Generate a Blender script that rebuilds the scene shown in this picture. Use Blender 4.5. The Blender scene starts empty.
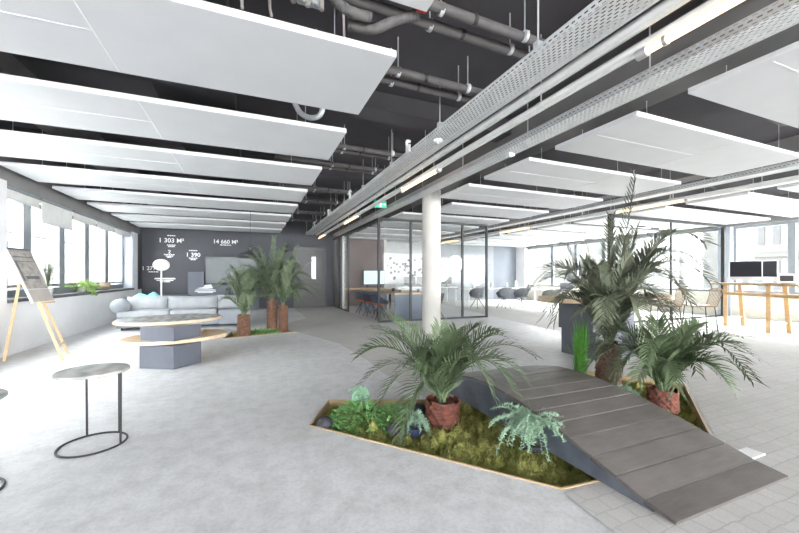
import bpy, bmesh, math, random
from mathutils import Vector, Matrix, noise
random.seed(7)
PI = math.pi
R = math.radians
SC = bpy.context.scene
COL = SC.collection

# ------------------------------------------------------------------ camera
cam_d = bpy.data.cameras.new('camera')
cam = bpy.data.objects.new('camera', cam_d)
COL.objects.link(cam)
cam.location = (0, 0, 1.2)
cam.rotation_euler = (R(90), 0, R(-22.4))
cam_d.sensor_width = 36
cam_d.lens = 36 * 360 / 799
cam_d.shift_y = 10.5 / 799
cam_d.clip_start = 0.05
cam_d.clip_end = 300
SC.camera = cam

# ------------------------------------------------------------------ sky, exposure
world = bpy.data.worlds.new('sky')
SC.world = world
world.use_nodes = True
wn = world.node_tree.nodes
bg = wn['Background']
bg.inputs[0].default_value = (0.965, 0.98, 1.0, 1)
# bright overcast sky: an even dome with brighter lobes added to light the interior
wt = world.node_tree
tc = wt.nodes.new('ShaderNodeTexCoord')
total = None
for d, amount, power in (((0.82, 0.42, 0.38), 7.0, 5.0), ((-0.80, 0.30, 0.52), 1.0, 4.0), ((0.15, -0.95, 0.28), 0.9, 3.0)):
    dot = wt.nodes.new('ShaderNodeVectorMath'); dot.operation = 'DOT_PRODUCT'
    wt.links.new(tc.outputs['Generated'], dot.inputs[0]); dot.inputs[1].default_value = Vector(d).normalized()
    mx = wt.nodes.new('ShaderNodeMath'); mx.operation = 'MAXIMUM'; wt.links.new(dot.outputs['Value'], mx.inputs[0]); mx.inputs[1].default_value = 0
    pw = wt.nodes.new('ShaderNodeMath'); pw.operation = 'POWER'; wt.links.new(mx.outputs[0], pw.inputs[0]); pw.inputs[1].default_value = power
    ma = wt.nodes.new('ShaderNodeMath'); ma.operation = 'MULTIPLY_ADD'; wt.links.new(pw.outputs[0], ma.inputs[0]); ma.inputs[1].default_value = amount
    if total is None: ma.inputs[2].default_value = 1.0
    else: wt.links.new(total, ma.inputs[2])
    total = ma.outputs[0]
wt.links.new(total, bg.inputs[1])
SC.view_settings.view_transform = 'Standard'
SC.view_settings.look = 'None'
SC.view_settings.gamma = 1.0
SC.view_settings.use_curve_mapping = False
SC.view_settings.exposure = 3.9
SC.cycles.use_denoising = True
SC.cycles.max_bounces = 12
SC.cycles.diffuse_bounces = 7
SC.cycles.transparent_max_bounces = 24
SC.cycles.sample_clamp_indirect = 8

# ------------------------------------------------------------------ materials
def nodes_of(name):
    m = bpy.data.materials.new(name)
    m.use_nodes = True
    nt = m.node_tree
    return m, nt, nt.nodes['Principled BSDF']

def mix_col(nt, fac, a, b):
    n = nt.nodes.new('ShaderNodeMix')
    n.data_type = 'RGBA'
    if isinstance(fac, (int, float)):
        n.inputs[0].default_value = fac
    else:
        nt.links.new(fac, n.inputs[0])
    for i, v in ((6, a), (7, b)):
        if isinstance(v, tuple):
            n.inputs[i].default_value = (*v, 1)
        else:
            nt.links.new(v, n.inputs[i])
    return n.outputs[2]

def math_node(nt, op, a, b=None, c=None):
    n = nt.nodes.new('ShaderNodeMath')
    n.operation = op
    for i, v in enumerate((a, b, c)):
        if v is None: continue
        if isinstance(v, (int, float)): n.inputs[i].default_value = v
        else: nt.links.new(v, n.inputs[i])
    return n.outputs[0]

def coords(nt, kind='Object', scale=(1, 1, 1)):
    t = nt.nodes.new('ShaderNodeTexCoord')
    mp = nt.nodes.new('ShaderNodeMapping')
    mp.inputs['Scale'].default_value = scale
    nt.links.new(t.outputs[kind], mp.inputs[0])
    return mp.outputs[0]

def noise_fac(nt, vec, scale, detail=4, lo=0.35, hi=0.65, rough=0.55):
    n = nt.nodes.new('ShaderNodeTexNoise')
    n.inputs['Scale'].default_value = scale
    n.inputs['Detail'].default_value = detail
    n.inputs['Roughness'].default_value = rough
    nt.links.new(vec, n.inputs['Vector'])
    r = nt.nodes.new('ShaderNodeMapRange')
    r.inputs[1].default_value = lo
    r.inputs[2].default_value = hi
    nt.links.new(n.outputs[0], r.inputs[0])
    return r.outputs[0], n.outputs[0]

def bump(nt, bsdf, h, strength=0.2, dist=0.01):
    b = nt.nodes.new('ShaderNodeBump')
    b.inputs['Strength'].default_value = strength
    b.inputs['Distance'].default_value = dist
    nt.links.new(h, b.inputs['Height'])
    nt.links.new(b.outputs[0], bsdf.inputs['Normal'])

def mat(name, c1, c2=None, rough=0.6, metal=0.0, scale=6, stretch=(1, 1, 1), bmp=0.0, bscale=60, spec=0.5):
    m, nt, b = nodes_of(name)
    if c2 is None:
        c2 = tuple(x * 0.9 for x in c1)
    v = coords(nt, 'Object', stretch)
    f, _ = noise_fac(nt, v, scale)
    nt.links.new(mix_col(nt, f, c1, c2), b.inputs['Base Color'])
    b.inputs['Roughness'].default_value = rough
    b.inputs['Metallic'].default_value = metal
    b.inputs['Specular IOR Level'].default_value = spec
    if bmp:
        _, h = noise_fac(nt, v, bscale)
        bump(nt, b, h, bmp)
    return m

def emit_mat(name, col, strength):
    m, nt, b = nodes_of(name)
    b.inputs['Base Color'].default_value = (*[x * 0.7 for x in col], 1)
    b.inputs['Emission Color'].default_value = (*col, 1)
    b.inputs['Emission Strength'].default_value = strength
    return m

def glass_mat(name, tint=(0.97, 0.985, 0.98), refl=0.08):
    m = bpy.data.materials.new(name)
    m.use_nodes = True
    nt = m.node_tree
    nt.nodes.clear()
    o = nt.nodes.new('ShaderNodeOutputMaterial')
    tr = nt.nodes.new('ShaderNodeBsdfTransparent')
    tr.inputs[0].default_value = (*tint, 1)
    gl = nt.nodes.new('ShaderNodeBsdfGlossy')
    gl.inputs['Roughness'].default_value = 0.02
    fr = nt.nodes.new('ShaderNodeLayerWeight')
    fr.inputs[0].default_value = 0.12
    f = math_node(nt, 'MULTIPLY_ADD', fr.outputs['Fresnel'], 0.35, refl * 0.12)
    mx = nt.nodes.new('ShaderNodeMixShader')
    nt.links.new(f, mx.inputs[0])
    nt.links.new(tr.outputs[0], mx.inputs[1])
    nt.links.new(gl.outputs[0], mx.inputs[2])
    nt.links.new(mx.outputs[0], o.inputs[0])
    return m

def frosted_mat(name, col, alpha):
    m, nt, b = nodes_of(name)
    b.inputs['Base Color'].default_value = (*col, 1)
    b.inputs['Roughness'].default_value = 0.7
    b.inputs['Alpha'].default_value = alpha
    return m

def perforated_mat(name, col, ax, ay, slot, pitch_u, pitch_v):
    """galvanised sheet with rows of slots cut through; ax / ay: object axes along and across the tray"""
    m, nt, b = nodes_of(name)
    v = coords(nt, 'Object')
    sx = nt.nodes.new('ShaderNodeSeparateXYZ')
    nt.links.new(v, sx.inputs[0])
    u, w = sx.outputs[ax], sx.outputs[ay]
    row = math_node(nt, 'FLOOR', math_node(nt, 'DIVIDE', w, pitch_v))
    off = math_node(nt, 'MULTIPLY', math_node(nt, 'MODULO', row, 2.0), pitch_u * 0.5)
    uu = math_node(nt, 'FRACT', math_node(nt, 'DIVIDE', math_node(nt, 'ADD', u, off), pitch_u))
    ww = math_node(nt, 'FRACT', math_node(nt, 'DIVIDE', w, pitch_v))
    hole = math_node(nt, 'MULTIPLY', math_node(nt, 'LESS_THAN', uu, slot), math_node(nt, 'LESS_THAN', ww, 0.36))
    f, _ = noise_fac(nt, v, 9)
    nt.links.new(mix_col(nt, f, col, tuple(x * 0.88 for x in col)), b.inputs['Base Color'])
    b.inputs['Roughness'].default_value = 0.42
    b.inputs['Metallic'].default_value = 0.1
    nt.links.new(math_node(nt, 'SUBTRACT', 1.0, hole), b.inputs['Alpha'])
    return m

def concrete_floor_mat():
    m, nt, b = nodes_of('polished_pale_concrete')
    v = coords(nt)
    f1, _ = noise_fac(nt, v, 0.9, 6, 0.35, 0.68, 0.6)
    f2, h = noise_fac(nt, v, 7, 8, 0.42, 0.72, 0.7)
    f3, h3 = noise_fac(nt, v, 45, 4, 0.45, 0.75, 0.7)
    c = mix_col(nt, f1, (0.76, 0.765, 0.78), (0.66, 0.66, 0.67))
    c = mix_col(nt, math_node(nt, 'MULTIPLY', f2, 0.6), c, (0.42, 0.415, 0.405))
    c = mix_col(nt, math_node(nt, 'MULTIPLY', f3, 0.35), c, (0.33, 0.325, 0.32))
    f4, _ = noise_fac(nt, v, 0.5, 3, 0.56, 0.72, 0.5)
    c = mix_col(nt, math_node(nt, 'MULTIPLY', f4, 0.45), c, (0.5, 0.46, 0.39))
    nt.links.new(c, b.inputs['Base Color'])
    b.inputs['Roughness'].default_value = 0.5
    b.inputs['Specular IOR Level'].default_value = 0.35
    bump(nt, b, h, 0.25, 0.006)
    return m

def carpet_mat():
    m, nt, b = nodes_of('grey_cobble_pattern_carpet')
    v = coords(nt)
    nz = nt.nodes.new('ShaderNodeTexNoise')
    nz.inputs['Scale'].default_value = 7
    nz.inputs['Detail'].default_value = 3
    nt.links.new(v, nz.inputs['Vector'])
    sub = nt.nodes.new('ShaderNodeVectorMath'); sub.operation = 'SUBTRACT'
    nt.links.new(nz.outputs['Color'], sub.inputs[0]); sub.inputs[1].default_value = (0.5, 0.5, 0.5)
    sc_ = nt.nodes.new('ShaderNodeVectorMath'); sc_.operation = 'SCALE'
    nt.links.new(sub.outputs[0], sc_.inputs[0]); sc_.inputs['Scale'].default_value = 0.055
    ad = nt.nodes.new('ShaderNodeVectorMath'); ad.operation = 'ADD'
    nt.links.new(v, ad.inputs[0]); nt.links.new(sc_.outputs[0], ad.inputs[1])
    br = nt.nodes.new('ShaderNodeTexBrick')
    br.inputs['Scale'].default_value = 1
    br.inputs['Brick Width'].default_value = 0.115
    br.inputs['Row Height'].default_value = 0.1
    br.inputs['Mortar Size'].default_value = 0.006
    br.inputs['Mortar Smooth'].default_value = 0.6
    nt.links.new(ad.outputs[0], br.inputs['Vector'])
    br.inputs['Color1'].default_value = (0.62, 0.605, 0.585, 1)
    br.inputs['Color2'].default_value = (0.56, 0.545, 0.525, 1)
    br.inputs['Mortar'].default_value = (0.45, 0.44, 0.43, 1)
    f, h = noise_fac(nt, v, 160, 2, 0.35, 0.65)
    f2, _ = noise_fac(nt, v, 1.4, 4, 0.4, 0.65)
    c = mix_col(nt, math_node(nt, 'MULTIPLY', f, 0.45), br.outputs['Color'], (0.42, 0.41, 0.40))
    c = mix_col(nt, math_node(nt, 'MULTIPLY', f2, 0.3), c, (0.62, 0.61, 0.59))
    nt.links.new(c, b.inputs['Base Color'])
    b.inputs['Roughness'].default_value = 0.9
    b.inputs['Specular IOR Level'].default_value = 0.15
    bump(nt, b, h, 0.3, 0.003)
    return m

def plank_mat():
    m, nt, b = nodes_of('dark_stained_board')
    v = coords(nt, 'Object', (1, 6, 6))
    f, h = noise_fac(nt, v, 5, 8, 0.3, 0.7, 0.65)
    v2 = coords(nt, 'Object')
    f2, _ = noise_fac(nt, v2, 3.0, 3, 0.25, 0.8, 0.5)
    oi = nt.nodes.new('ShaderNodeObjectInfo')
    c = mix_col(nt, f, (0.15, 0.136, 0.127), (0.075, 0.066, 0.06))
    c = mix_col(nt, math_node(nt, 'MULTIPLY', f2, 0.45), c, (0.25, 0.235, 0.22))
    c = mix_col(nt, math_node(nt, 'MULTIPLY', oi.outputs['Random'], 0.3), c, (0.07, 0.058, 0.05))
    nt.links.new(c, b.inputs['Base Color'])
    r = nt.nodes.new('ShaderNodeMapRange')
    r.inputs[3].default_value = 0.24; r.inputs[4].default_value = 0.32
    nt.links.new(f2, r.inputs[0])
    b.inputs['Roughness'].default_value = 0.36
    bump(nt, b, h, 0.1, 0.003)
    return m

def wood_mat(name, c1, c2, axis=0):
    st = [9, 9, 9]; st[axis] = 0.9
    return mat(name, c1, c2, 0.45, 0, 3, tuple(st))

def moss_mat(name, a, b_, c_):
    m, nt, b = nodes_of(name)
    v = coords(nt)
    f, _ = noise_fac(nt, v, 9, 4, 0.35, 0.65)
    f2, h = noise_fac(nt, v, 60, 5, 0.35, 0.7, 0.7)
    c = mix_col(nt, f, a, b_)
    c = mix_col(nt, math_node(nt, 'MULTIPLY', f2, 0.7), c, c_)
    nt.links.new(c, b.inputs['Base Color'])
    b.inputs['Roughness'].default_value = 0.95
    b.inputs['Specular IOR Level'].default_value = 0.1
    bump(nt, b, h, 0.8, 0.02)
    return m

def leaf_mat(name, a, b_, scale=14, rough=0.5):
    m, nt, b = nodes_of(name)
    v = coords(nt)
    f, _ = noise_fac(nt, v, scale, 3, 0.35, 0.65)
    oi = nt.nodes.new('ShaderNodeObjectInfo')
    c = mix_col(nt, f, a, b_)
    c = mix_col(nt, math_node(nt, 'MULTIPLY', oi.outputs['Random'], 0.5), c, tuple(x * 1.6 + 0.01 for x in b_))
    nt.links.new(c, b.inputs['Base Color'])
    b.inputs['Roughness'].default_value = rough
    b.inputs['Specular IOR Level'].default_value = 0.2
    return m

def marble_mat():
    m, nt, b = nodes_of('grey_veined_marble')
    v = coords(nt)
    w = nt.nodes.new('ShaderNodeTexWave')
    w.inputs['Scale'].default_value = 2.2
    w.inputs['Distortion'].default_value = 9
    w.inputs['Detail'].default_value = 4
    nt.links.new(v, w.inputs[0])
    f, _ = noise_fac(nt, v, 5, 6, 0.4, 0.62)
    c = mix_col(nt, w.outputs[1], (0.42, 0.42, 0.405), (0.26, 0.275, 0.26))
    c = mix_col(nt, math_node(nt, 'MULTIPLY', f, 0.6), c, (0.52, 0.50, 0.45))
    nt.links.new(c, b.inputs['Base Color'])
    b.inputs['Roughness'].default_value = 0.25
    return m

M = {
 'floor': concrete_floor_mat(), 'carpet': carpet_mat(), 'plank': plank_mat(), 'marble': marble_mat(),
 'slab': mat('dark_painted_ceiling', (0.078, 0.073, 0.083), (0.09, 0.085, 0.092), 0.8, 0, 2),
 'beam': mat('grey_painted_beam', (0.24, 0.235, 0.235), (0.2, 0.195, 0.195), 0.8, 0, 2),
 'panel': mat('white_panel_sheet', (0.66, 0.67, 0.685), (0.63, 0.64, 0.655), 0.55, 0, 2),
 'panel_edge': mat('white_panel_edge', (0.78, 0.79, 0.79), None, 0.5),
 'wall_white': mat('white_wall_paint', (0.80, 0.80, 0.81), (0.76, 0.76, 0.77), 0.8, 0, 2),
 'wall_slate': mat('slate_wall_paint', (0.062, 0.066, 0.078), (0.05, 0.053, 0.064), 0.6, 0, 1.2),
 'slate_panel': mat('blue_grey_panel', (0.125, 0.14, 0.172), (0.112, 0.126, 0.155), 0.5, 0, 2),
 'wall_brown': mat('taupe_wall_paint', (0.165, 0.135, 0.13), (0.14, 0.115, 0.11), 0.7, 0, 1.5),
 'wall_blue': mat('pale_blue_grey_wall', (0.20, 0.22, 0.25), (0.185, 0.2, 0.23), 0.7, 0, 2),
 'column': mat('pale_concrete_column', (0.56, 0.545, 0.51), (0.50, 0.485, 0.45), 0.7, 0, 3, (1, 1, .5)),
 'door': mat('dark_door_laminate', (0.085, 0.084, 0.086), (0.075, 0.074, 0.076), 0.4),
 'frame': mat('grey_aluminium_frame', (0.25, 0.275, 0.30), (0.22, 0.24, 0.26), 0.4, 0.1),
 'darkframe': mat('black_steel_frame', (0.035, 0.036, 0.038), (0.028, 0.028, 0.03), 0.4, 0.4),
 'ledge': mat('dark_window_ledge', (0.13, 0.135, 0.145), (0.1, 0.105, 0.115), 0.5),
 'reveal': mat('sky_tinted_reveal', (0.42, 0.46, 0.52), (0.38, 0.42, 0.48), 0.7),
 'blind': mat('pale_roller_fabric', (0.72, 0.72, 0.70), (0.66, 0.66, 0.64), 0.85),
 'glass': glass_mat('clear_window_glass'),
 'glassp': glass_mat('clear_partition_glass', (0.98, 0.99, 0.99), 0.1),
 'tray': perforated_mat('perforated_galvanised_sheet', (0.74, 0.76, 0.77), 1, 0, 0.55, 0.05, 0.027),
 'tray_side': perforated_mat('slotted_galvanised_rail', (0.74, 0.76, 0.77), 1, 2, 0.55, 0.05, 0.03),
 'galv': mat('galvanised_steel', (0.68, 0.7, 0.71), (0.58, 0.6, 0.62), 0.35, 0.3, 20),
 'pipe_white': mat('pale_metal_conduit', (0.74, 0.74, 0.73), (0.66, 0.66, 0.65), 0.3, 0.1, 5),
 'insul': mat('dark_pipe_insulation', (0.12, 0.11, 0.108), (0.085, 0.08, 0.08), 0.7, 0, 8),
 'hose': mat('grey_flexible_hose', (0.17, 0.165, 0.16), (0.12, 0.115, 0.115), 0.6, 0, 8),
 'cable': mat('pale_cable_sheath', (0.42, 0.38, 0.36), None, 0.6),
 'duct': mat('dark_duct_sheet', (0.055, 0.055, 0.06), (0.045, 0.045, 0.05), 0.6),
 'red': mat('red_valve_plastic', (0.5, 0.03, 0.03), None, 0.4),
 'white_plastic': mat('white_plastic', (0.82, 0.82, 0.82), None, 0.4),
 'lamp_on': emit_mat('lit_warm_tube', (1.0, 0.62, 0.33), 0.2),
 'globe': emit_mat('lit_white_globe', (1.0, 0.98, 0.95), 0.02),
 'slit': emit_mat('door_slit_glow', (1.0, 1.0, 1.0), 0.07),  # glowing pane stands in for light behind the door
 'exit': emit_mat('lit_green_sign', (0.06, 0.55, 0.32), 0.05),
 'exit_white': emit_mat('lit_white_pictogram', (0.8, 1.0, 0.9), 0.07),
 'black': mat('black_powder_coat', (0.02, 0.02, 0.022), None, 0.45),
 'sofa': mat('pale_grey_upholstery', (0.33, 0.355, 0.385), (0.28, 0.30, 0.33), 0.9, 0, 4, (1, 1, 1), 0.15, 90),
 'sofa_light': mat('light_grey_cushion_fabric', (0.42, 0.44, 0.46), (0.35, 0.37, 0.395), 0.9, 0, 5, (1, 1, 1), 0.15, 90),
 'turq': mat('turquoise_cloth', (0.25, 0.62, 0.70), (0.38, 0.74, 0.8), 0.85, 0, 12),
 'pedestal': mat('slate_blue_laminate', (0.125, 0.135, 0.165), (0.11, 0.12, 0.145), 0.35, 0, 3),
 'navy': mat('dark_blue_laminate', (0.10, 0.125, 0.17), (0.085, 0.11, 0.15), 0.4, 0, 3),
 'pale_wood': wood_mat('pale_birch', (0.72, 0.56, 0.38), (0.62, 0.47, 0.31), 0),
 'easel_wood': wood_mat('light_pine', (0.74, 0.55, 0.33), (0.64, 0.46, 0.27), 2),
 'oak': wood_mat('honey_oak', (0.56, 0.37, 0.18), (0.46, 0.30, 0.15), 1),
 'walnut': wood_mat('brown_walnut', (0.27, 0.17, 0.085), (0.2, 0.12, 0.06), 1),
 'edge_wood': wood_mat('plywood_edging', (0.56, 0.42, 0.25), (0.46, 0.34, 0.2), 0),
 'stringer': mat('blue_grey_painted_board', (0.075, 0.088, 0.115), (0.14, 0.155, 0.185), 0.4, 0, 5),
 'bark': mat('red_brown_palm_bark', (0.19, 0.06, 0.036), (0.10, 0.036, 0.026), 0.85, 0, 18, (1, 1, 1), 0.6, 40),
 'bark_dark': mat('dark_brown_palm_bark', (0.16, 0.085, 0.06), (0.09, 0.05, 0.04), 0.85, 0, 18, (1, 1, 1), 0.6, 40),
 'bark_tan': mat('tan_palm_bark', (0.20, 0.10, 0.06), (0.11, 0.055, 0.036), 0.85, 0, 18, (1, 1, 1), 0.6, 40),
 'frond': leaf_mat('deep_green_palm_leaf', (0.042, 0.07, 0.033), (0.11, 0.15, 0.078)),
 'frond_grey': leaf_mat('grey_green_palm_leaf', (0.055, 0.07, 0.043), (0.14, 0.155, 0.105)),
 'frond_far': leaf_mat('mid_green_palm_leaf', (0.05, 0.085, 0.042), (0.15, 0.185, 0.115)),
 'moss': moss_mat('olive_moss', (0.27, 0.28, 0.075), (0.42, 0.40, 0.14), (0.11, 0.125, 0.035)),
 'grass': leaf_mat('bright_green_blade', (0.06, 0.30, 0.035), (0.16, 0.42, 0.07)),
 'leaf': leaf_mat('fresh_green_leaf', (0.10, 0.26, 0.07), (0.20, 0.38, 0.13)),
 'leaf_mint': leaf_mat('mint_green_leaf', (0.25, 0.45, 0.30), (0.36, 0.55, 0.40)),
 'leaf_blue': leaf_mat('blue_green_needle', (0.14, 0.235, 0.155), (0.26, 0.37, 0.27)),
 'leaf_lime': leaf_mat('lime_green_leaf', (0.30, 0.48, 0.12), (0.42, 0.58, 0.22)),
 'stem': leaf_mat('olive_stem', (0.16, 0.17, 0.08), (0.2, 0.2, 0.1)),
 'stone': mat('charcoal_stone', (0.045, 0.045, 0.055), (0.03, 0.03, 0.04), 0.7, 0, 10, (1, 1, 1), 0.3, 30),
 'potblue': mat('dark_blue_plastic_pot', (0.03, 0.04, 0.09), None, 0.4),
 'soil': mat('dark_soil', (0.03, 0.025, 0.02), (0.05, 0.04, 0.03), 0.95),
 'pot_white': mat('white_glazed_pot', (0.8, 0.79, 0.77), None, 0.3),
 'wicker': mat('tan_wicker', (0.42, 0.34, 0.24), (0.3, 0.24, 0.17), 0.8, 0, 40, (1, 1, 6)),
 'screen': mat('black_screen_glass', (0.02, 0.02, 0.026), None, 0.35, 0, 6, (1, 1, 1), 0, 60, 0.15),
 'screen_grey': mat('grey_green_screen_glass', (0.10, 0.127, 0.13), (0.092, 0.117, 0.12), 0.3),
 'screen_blue': emit_mat('lit_pale_blue_screen', (0.55, 0.7, 0.85), 0.05),
 'alu': mat('brushed_aluminium', (0.62, 0.62, 0.63), None, 0.3, 0.7),
 'shell_grey': mat('charcoal_felt_shell', (0.17, 0.175, 0.195), (0.145, 0.15, 0.168), 0.85),
 'shell_green': mat('grey_green_shell', (0.24, 0.25, 0.21), (0.2, 0.21, 0.18), 0.7),
 'seat_orange': mat('orange_seat_fabric', (0.48, 0.12, 0.05), (0.4, 0.1, 0.045), 0.8),
 'chair_blue': mat('navy_chair_shell', (0.05, 0.06, 0.09), None, 0.6),
 'white_lacquer': mat('white_lacquer', (0.82, 0.82, 0.81), None, 0.35),
 'white_paint': mat('white_lettering_paint', (0.82, 0.83, 0.85), None, 0.7),
 'poster': None,
 'frosted': frosted_mat('frosted_white_film', (0.95, 0.95, 0.95), 0.9),
 'frosted_thin': frosted_mat('frosted_grey_film', (0.8, 0.83, 0.84), 0.4),
 'sticker': mat('dark_vinyl_sticker', (0.03, 0.03, 0.03), None, 0.6),
 'facade': mat('pale_render_facade', (0.075, 0.073, 0.069), (0.068, 0.066, 0.063), 0.8, 0, 0.3),
 'facade_band': mat('pale_facade_band', (0.056, 0.056, 0.055), None, 0.8),
 'facade_glass': mat('grey_facade_glazing', (0.036, 0.037, 0.039), (0.031, 0.032, 0.034), 0.7),
 'street': mat('pale_street', (0.65, 0.65, 0.63), None, 0.9),
}

def poster_mat():
    m, nt, b = nodes_of('printed_floor_photograph')
    v = coords(nt)
    f, _ = noise_fac(nt, v, 11, 6, 0.4, 0.6, 0.7)
    w = nt.nodes.new('ShaderNodeTexVoronoi')
    w.inputs['Scale'].default_value = 14
    nt.links.new(v, w.inputs['Vector'])
    c = mix_col(nt, f, (0.42, 0.385, 0.35), (0.17, 0.155, 0.14))
    c = mix_col(nt, math_node(nt, 'MULTIPLY', w.outputs[0], 0.8), c, (0.5, 0.47, 0.43))
    nt.links.new(c, b.inputs['Base Color'])
    b.inputs['Roughness'].default_value = 0.5
    return m
M['poster'] = poster_mat()

# ------------------------------------------------------------------ mesh builder
class MB:
    def __init__(s):
        s.v = []; s.f = []
    def add(s, vs, fs):
        b = len(s.v)
        s.v += [tuple(v) for v in vs]
        s.f += [tuple(i + b for i in f) for f in fs]
        return s
    def box(s, c, d, rot=None):
        x, y, z = d[0] / 2, d[1] / 2, d[2] / 2
        vs = [Vector((i * x, j * y, k * z)) for i in (-1, 1) for j in (-1, 1) for k in (-1, 1)]
        if rot is not None: vs = [rot @ v for v in vs]
        c = Vector(c)
        return s.add([v + c for v in vs], [(0, 1, 3, 2), (4, 6, 7, 5), (0, 4, 5, 1), (2, 3, 7, 6), (0, 2, 6, 4), (1, 5, 7, 3)])
    def span(s, a, b):
        return s.box([(a[i] + b[i]) / 2 for i in range(3)], [abs(b[i] - a[i]) for i in range(3)])
    def bar(s, p, q, w, h):
        p, q = Vector(p), Vector(q)
        d = q - p
        rot = d.to_track_quat('Y', 'Z').to_matrix()
        return s.box((p + q) / 2, (w, d.length, h), rot)
    def tube(s, pts, r, n=10, caps=True, closed=False):
        pts = [Vector(p) for p in pts]
        N = len(pts)
        rs = r if isinstance(r, (list, tuple)) else [r] * N
        t0 = (pts[1] - pts[0]).normalized()
        up = Vector((0, 0, 1)) if abs(t0.z) < 0.9 else Vector((1, 0, 0))
        nrm = t0.cross(up).normalized()
        vs = []
        for i, p in enumerate(pts):
            if closed: t = (pts[(i + 1) % N] - pts[i - 1]).normalized()
            elif i == 0: t = t0
            elif i == N - 1: t = (pts[-1] - pts[-2]).normalized()
            else: t = (pts[i + 1] - pts[i - 1]).normalized()
            nrm = (nrm - t * nrm.dot(t)).normalized()
            bi = t.cross(nrm)
            for k in range(n):
                a = 2 * PI * k / n
                vs.append(p + (nrm * math.cos(a) + bi * math.sin(a)) * rs[i])
        fs = []
        for i in range(N if closed else N - 1):
            j = (i + 1) % N
            for k in range(n):
                l = (k + 1) % n
                fs.append((i * n + k, i * n + l, j * n + l, j * n + k))
        if caps and not closed:
            fs.append(tuple(reversed(range(n))))
            fs.append(tuple((N - 1) * n + k for k in range(n)))
        return s.add(vs, fs)
    def lathe(s, prof, n=24, c=(0, 0, 0), sx=1, sy=1):
        vs = []; fs = []
        for r, z in prof:
            for k in range(n):
                a = 2 * PI * k / n
                vs.append((c[0] + r * sx * math.cos(a), c[1] + r * sy * math.sin(a), c[2] + z))
        for i in range(len(prof) - 1):
            for k in range(n):
                l = (k + 1) % n
                fs.append((i * n + k, i * n + l, (i + 1) * n + l, (i + 1) * n + k))
        fs.append(tuple(reversed(range(n))))
        fs.append(tuple((len(prof) - 1) * n + k for k in range(n)))
        return s.add(vs, fs)
    def ball(s, c, r, n=16, m=10):
        rx, ry, rz = r if isinstance(r, (list, tuple)) else (r, r, r)
        prof = []
        vs = []; fs = []
        for i in range(1, m):
            a = PI * i / m
            for k in range(n):
                b = 2 * PI * k / n
                vs.append((c[0] + rx * math.sin(a) * math.cos(b), c[1] + ry * math.sin(a) * math.sin(b), c[2] - rz * math.cos(a)))
        for i in range(m - 2):
            for k in range(n):
                l = (k + 1) % n
                fs.append((i * n + k, i * n + l, (i + 1) * n + l, (i + 1) * n + k))
        vs.append((c[0], c[1], c[2] - rz)); vs.append((c[0], c[1], c[2] + rz))
        q = len(vs)
        for k in range(n):
            l = (k + 1) % n
            fs.append((q - 2, l, k)); fs.append((q - 1, (m - 2) * n + k, (m - 2) * n + l))
        return s.add(vs, fs)
    def prism(s, poly, z0, z1):
        n = len(poly)
        a = sum(poly[i][0] * poly[(i + 1) % n][1] - poly[(i + 1) % n][0] * poly[i][1] for i in range(n))
        if a < 0: poly = poly[::-1]
        vs = [(x, y, z0) for x, y in poly] + [(x, y, z1) for x, y in poly]
        fs = [tuple(reversed(range(n))), tuple(range(n, 2 * n))]
        for i in range(n):
            j = (i + 1) % n
            fs.append((i, j, n + j, n + i))
        return s.add(vs, fs)
    def quad(s, *p):
        return s.add(p, [tuple(range(len(p)))])
    def build(s, name, m, parent=None, smooth=False, bevel=0, sub=0, seg=2):
        me = bpy.data.meshes.new(name)
        me.from_pydata(s.v, [], s.f)
        me.materials.append(m)
        if smooth:
            me.polygons.foreach_set('use_smooth', [True] * len(me.polygons))
            if smooth != 'all':
                me.set_sharp_from_angle(angle=R(40))
        o = bpy.data.objects.new(name, me)
        COL.objects.link(o)
        if parent is not None: o.parent = parent
        if bevel:
            b = o.modifiers.new('bevel', 'BEVEL'); b.width = bevel; b.segments = seg; b.limit_method = 'ANGLE'
        if sub:
            b = o.modifiers.new('sub', 'SUBSURF'); b.levels = sub; b.render_levels = sub
        return o

def tag(o, label, cat, group=None, kind=None):
    o['label'] = label; o['category'] = cat
    if group: o['group'] = group
    if kind: o['kind'] = kind
    return o
def thing(name, label, cat, loc=(0, 0, 0), rz=0, group=None):
    o = bpy.data.objects.new(name, None)
    COL.objects.link(o)
    o.empty_display_size = 0.1
    o.location = loc; o.rotation_euler = (0, 0, rz)
    return tag(o, label, cat, group)
def struct(o, label, cat):
    return tag(o, label, cat, None, 'structure')
def copy_thing(src, loc, rz, label, group=None):
    c = src.copy(); COL.objects.link(c)
    c.location = loc; c.rotation_euler = (0, 0, rz); c['label'] = label
    if group: c['group'] = group
    for ch in list(src.children):
        d = ch.copy(); COL.objects.link(d); d.parent = c
        for g in list(ch.children):
            e = g.copy(); COL.objects.link(e); e.parent = d
    return c
ORD = ['nearest', 'second', 'third', 'fourth', 'fifth', 'sixth', 'seventh', 'eighth', 'ninth', 'tenth', 'eleventh', 'twelfth']
def nth(i): return ORD[i] if i else 'nearest'

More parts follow.
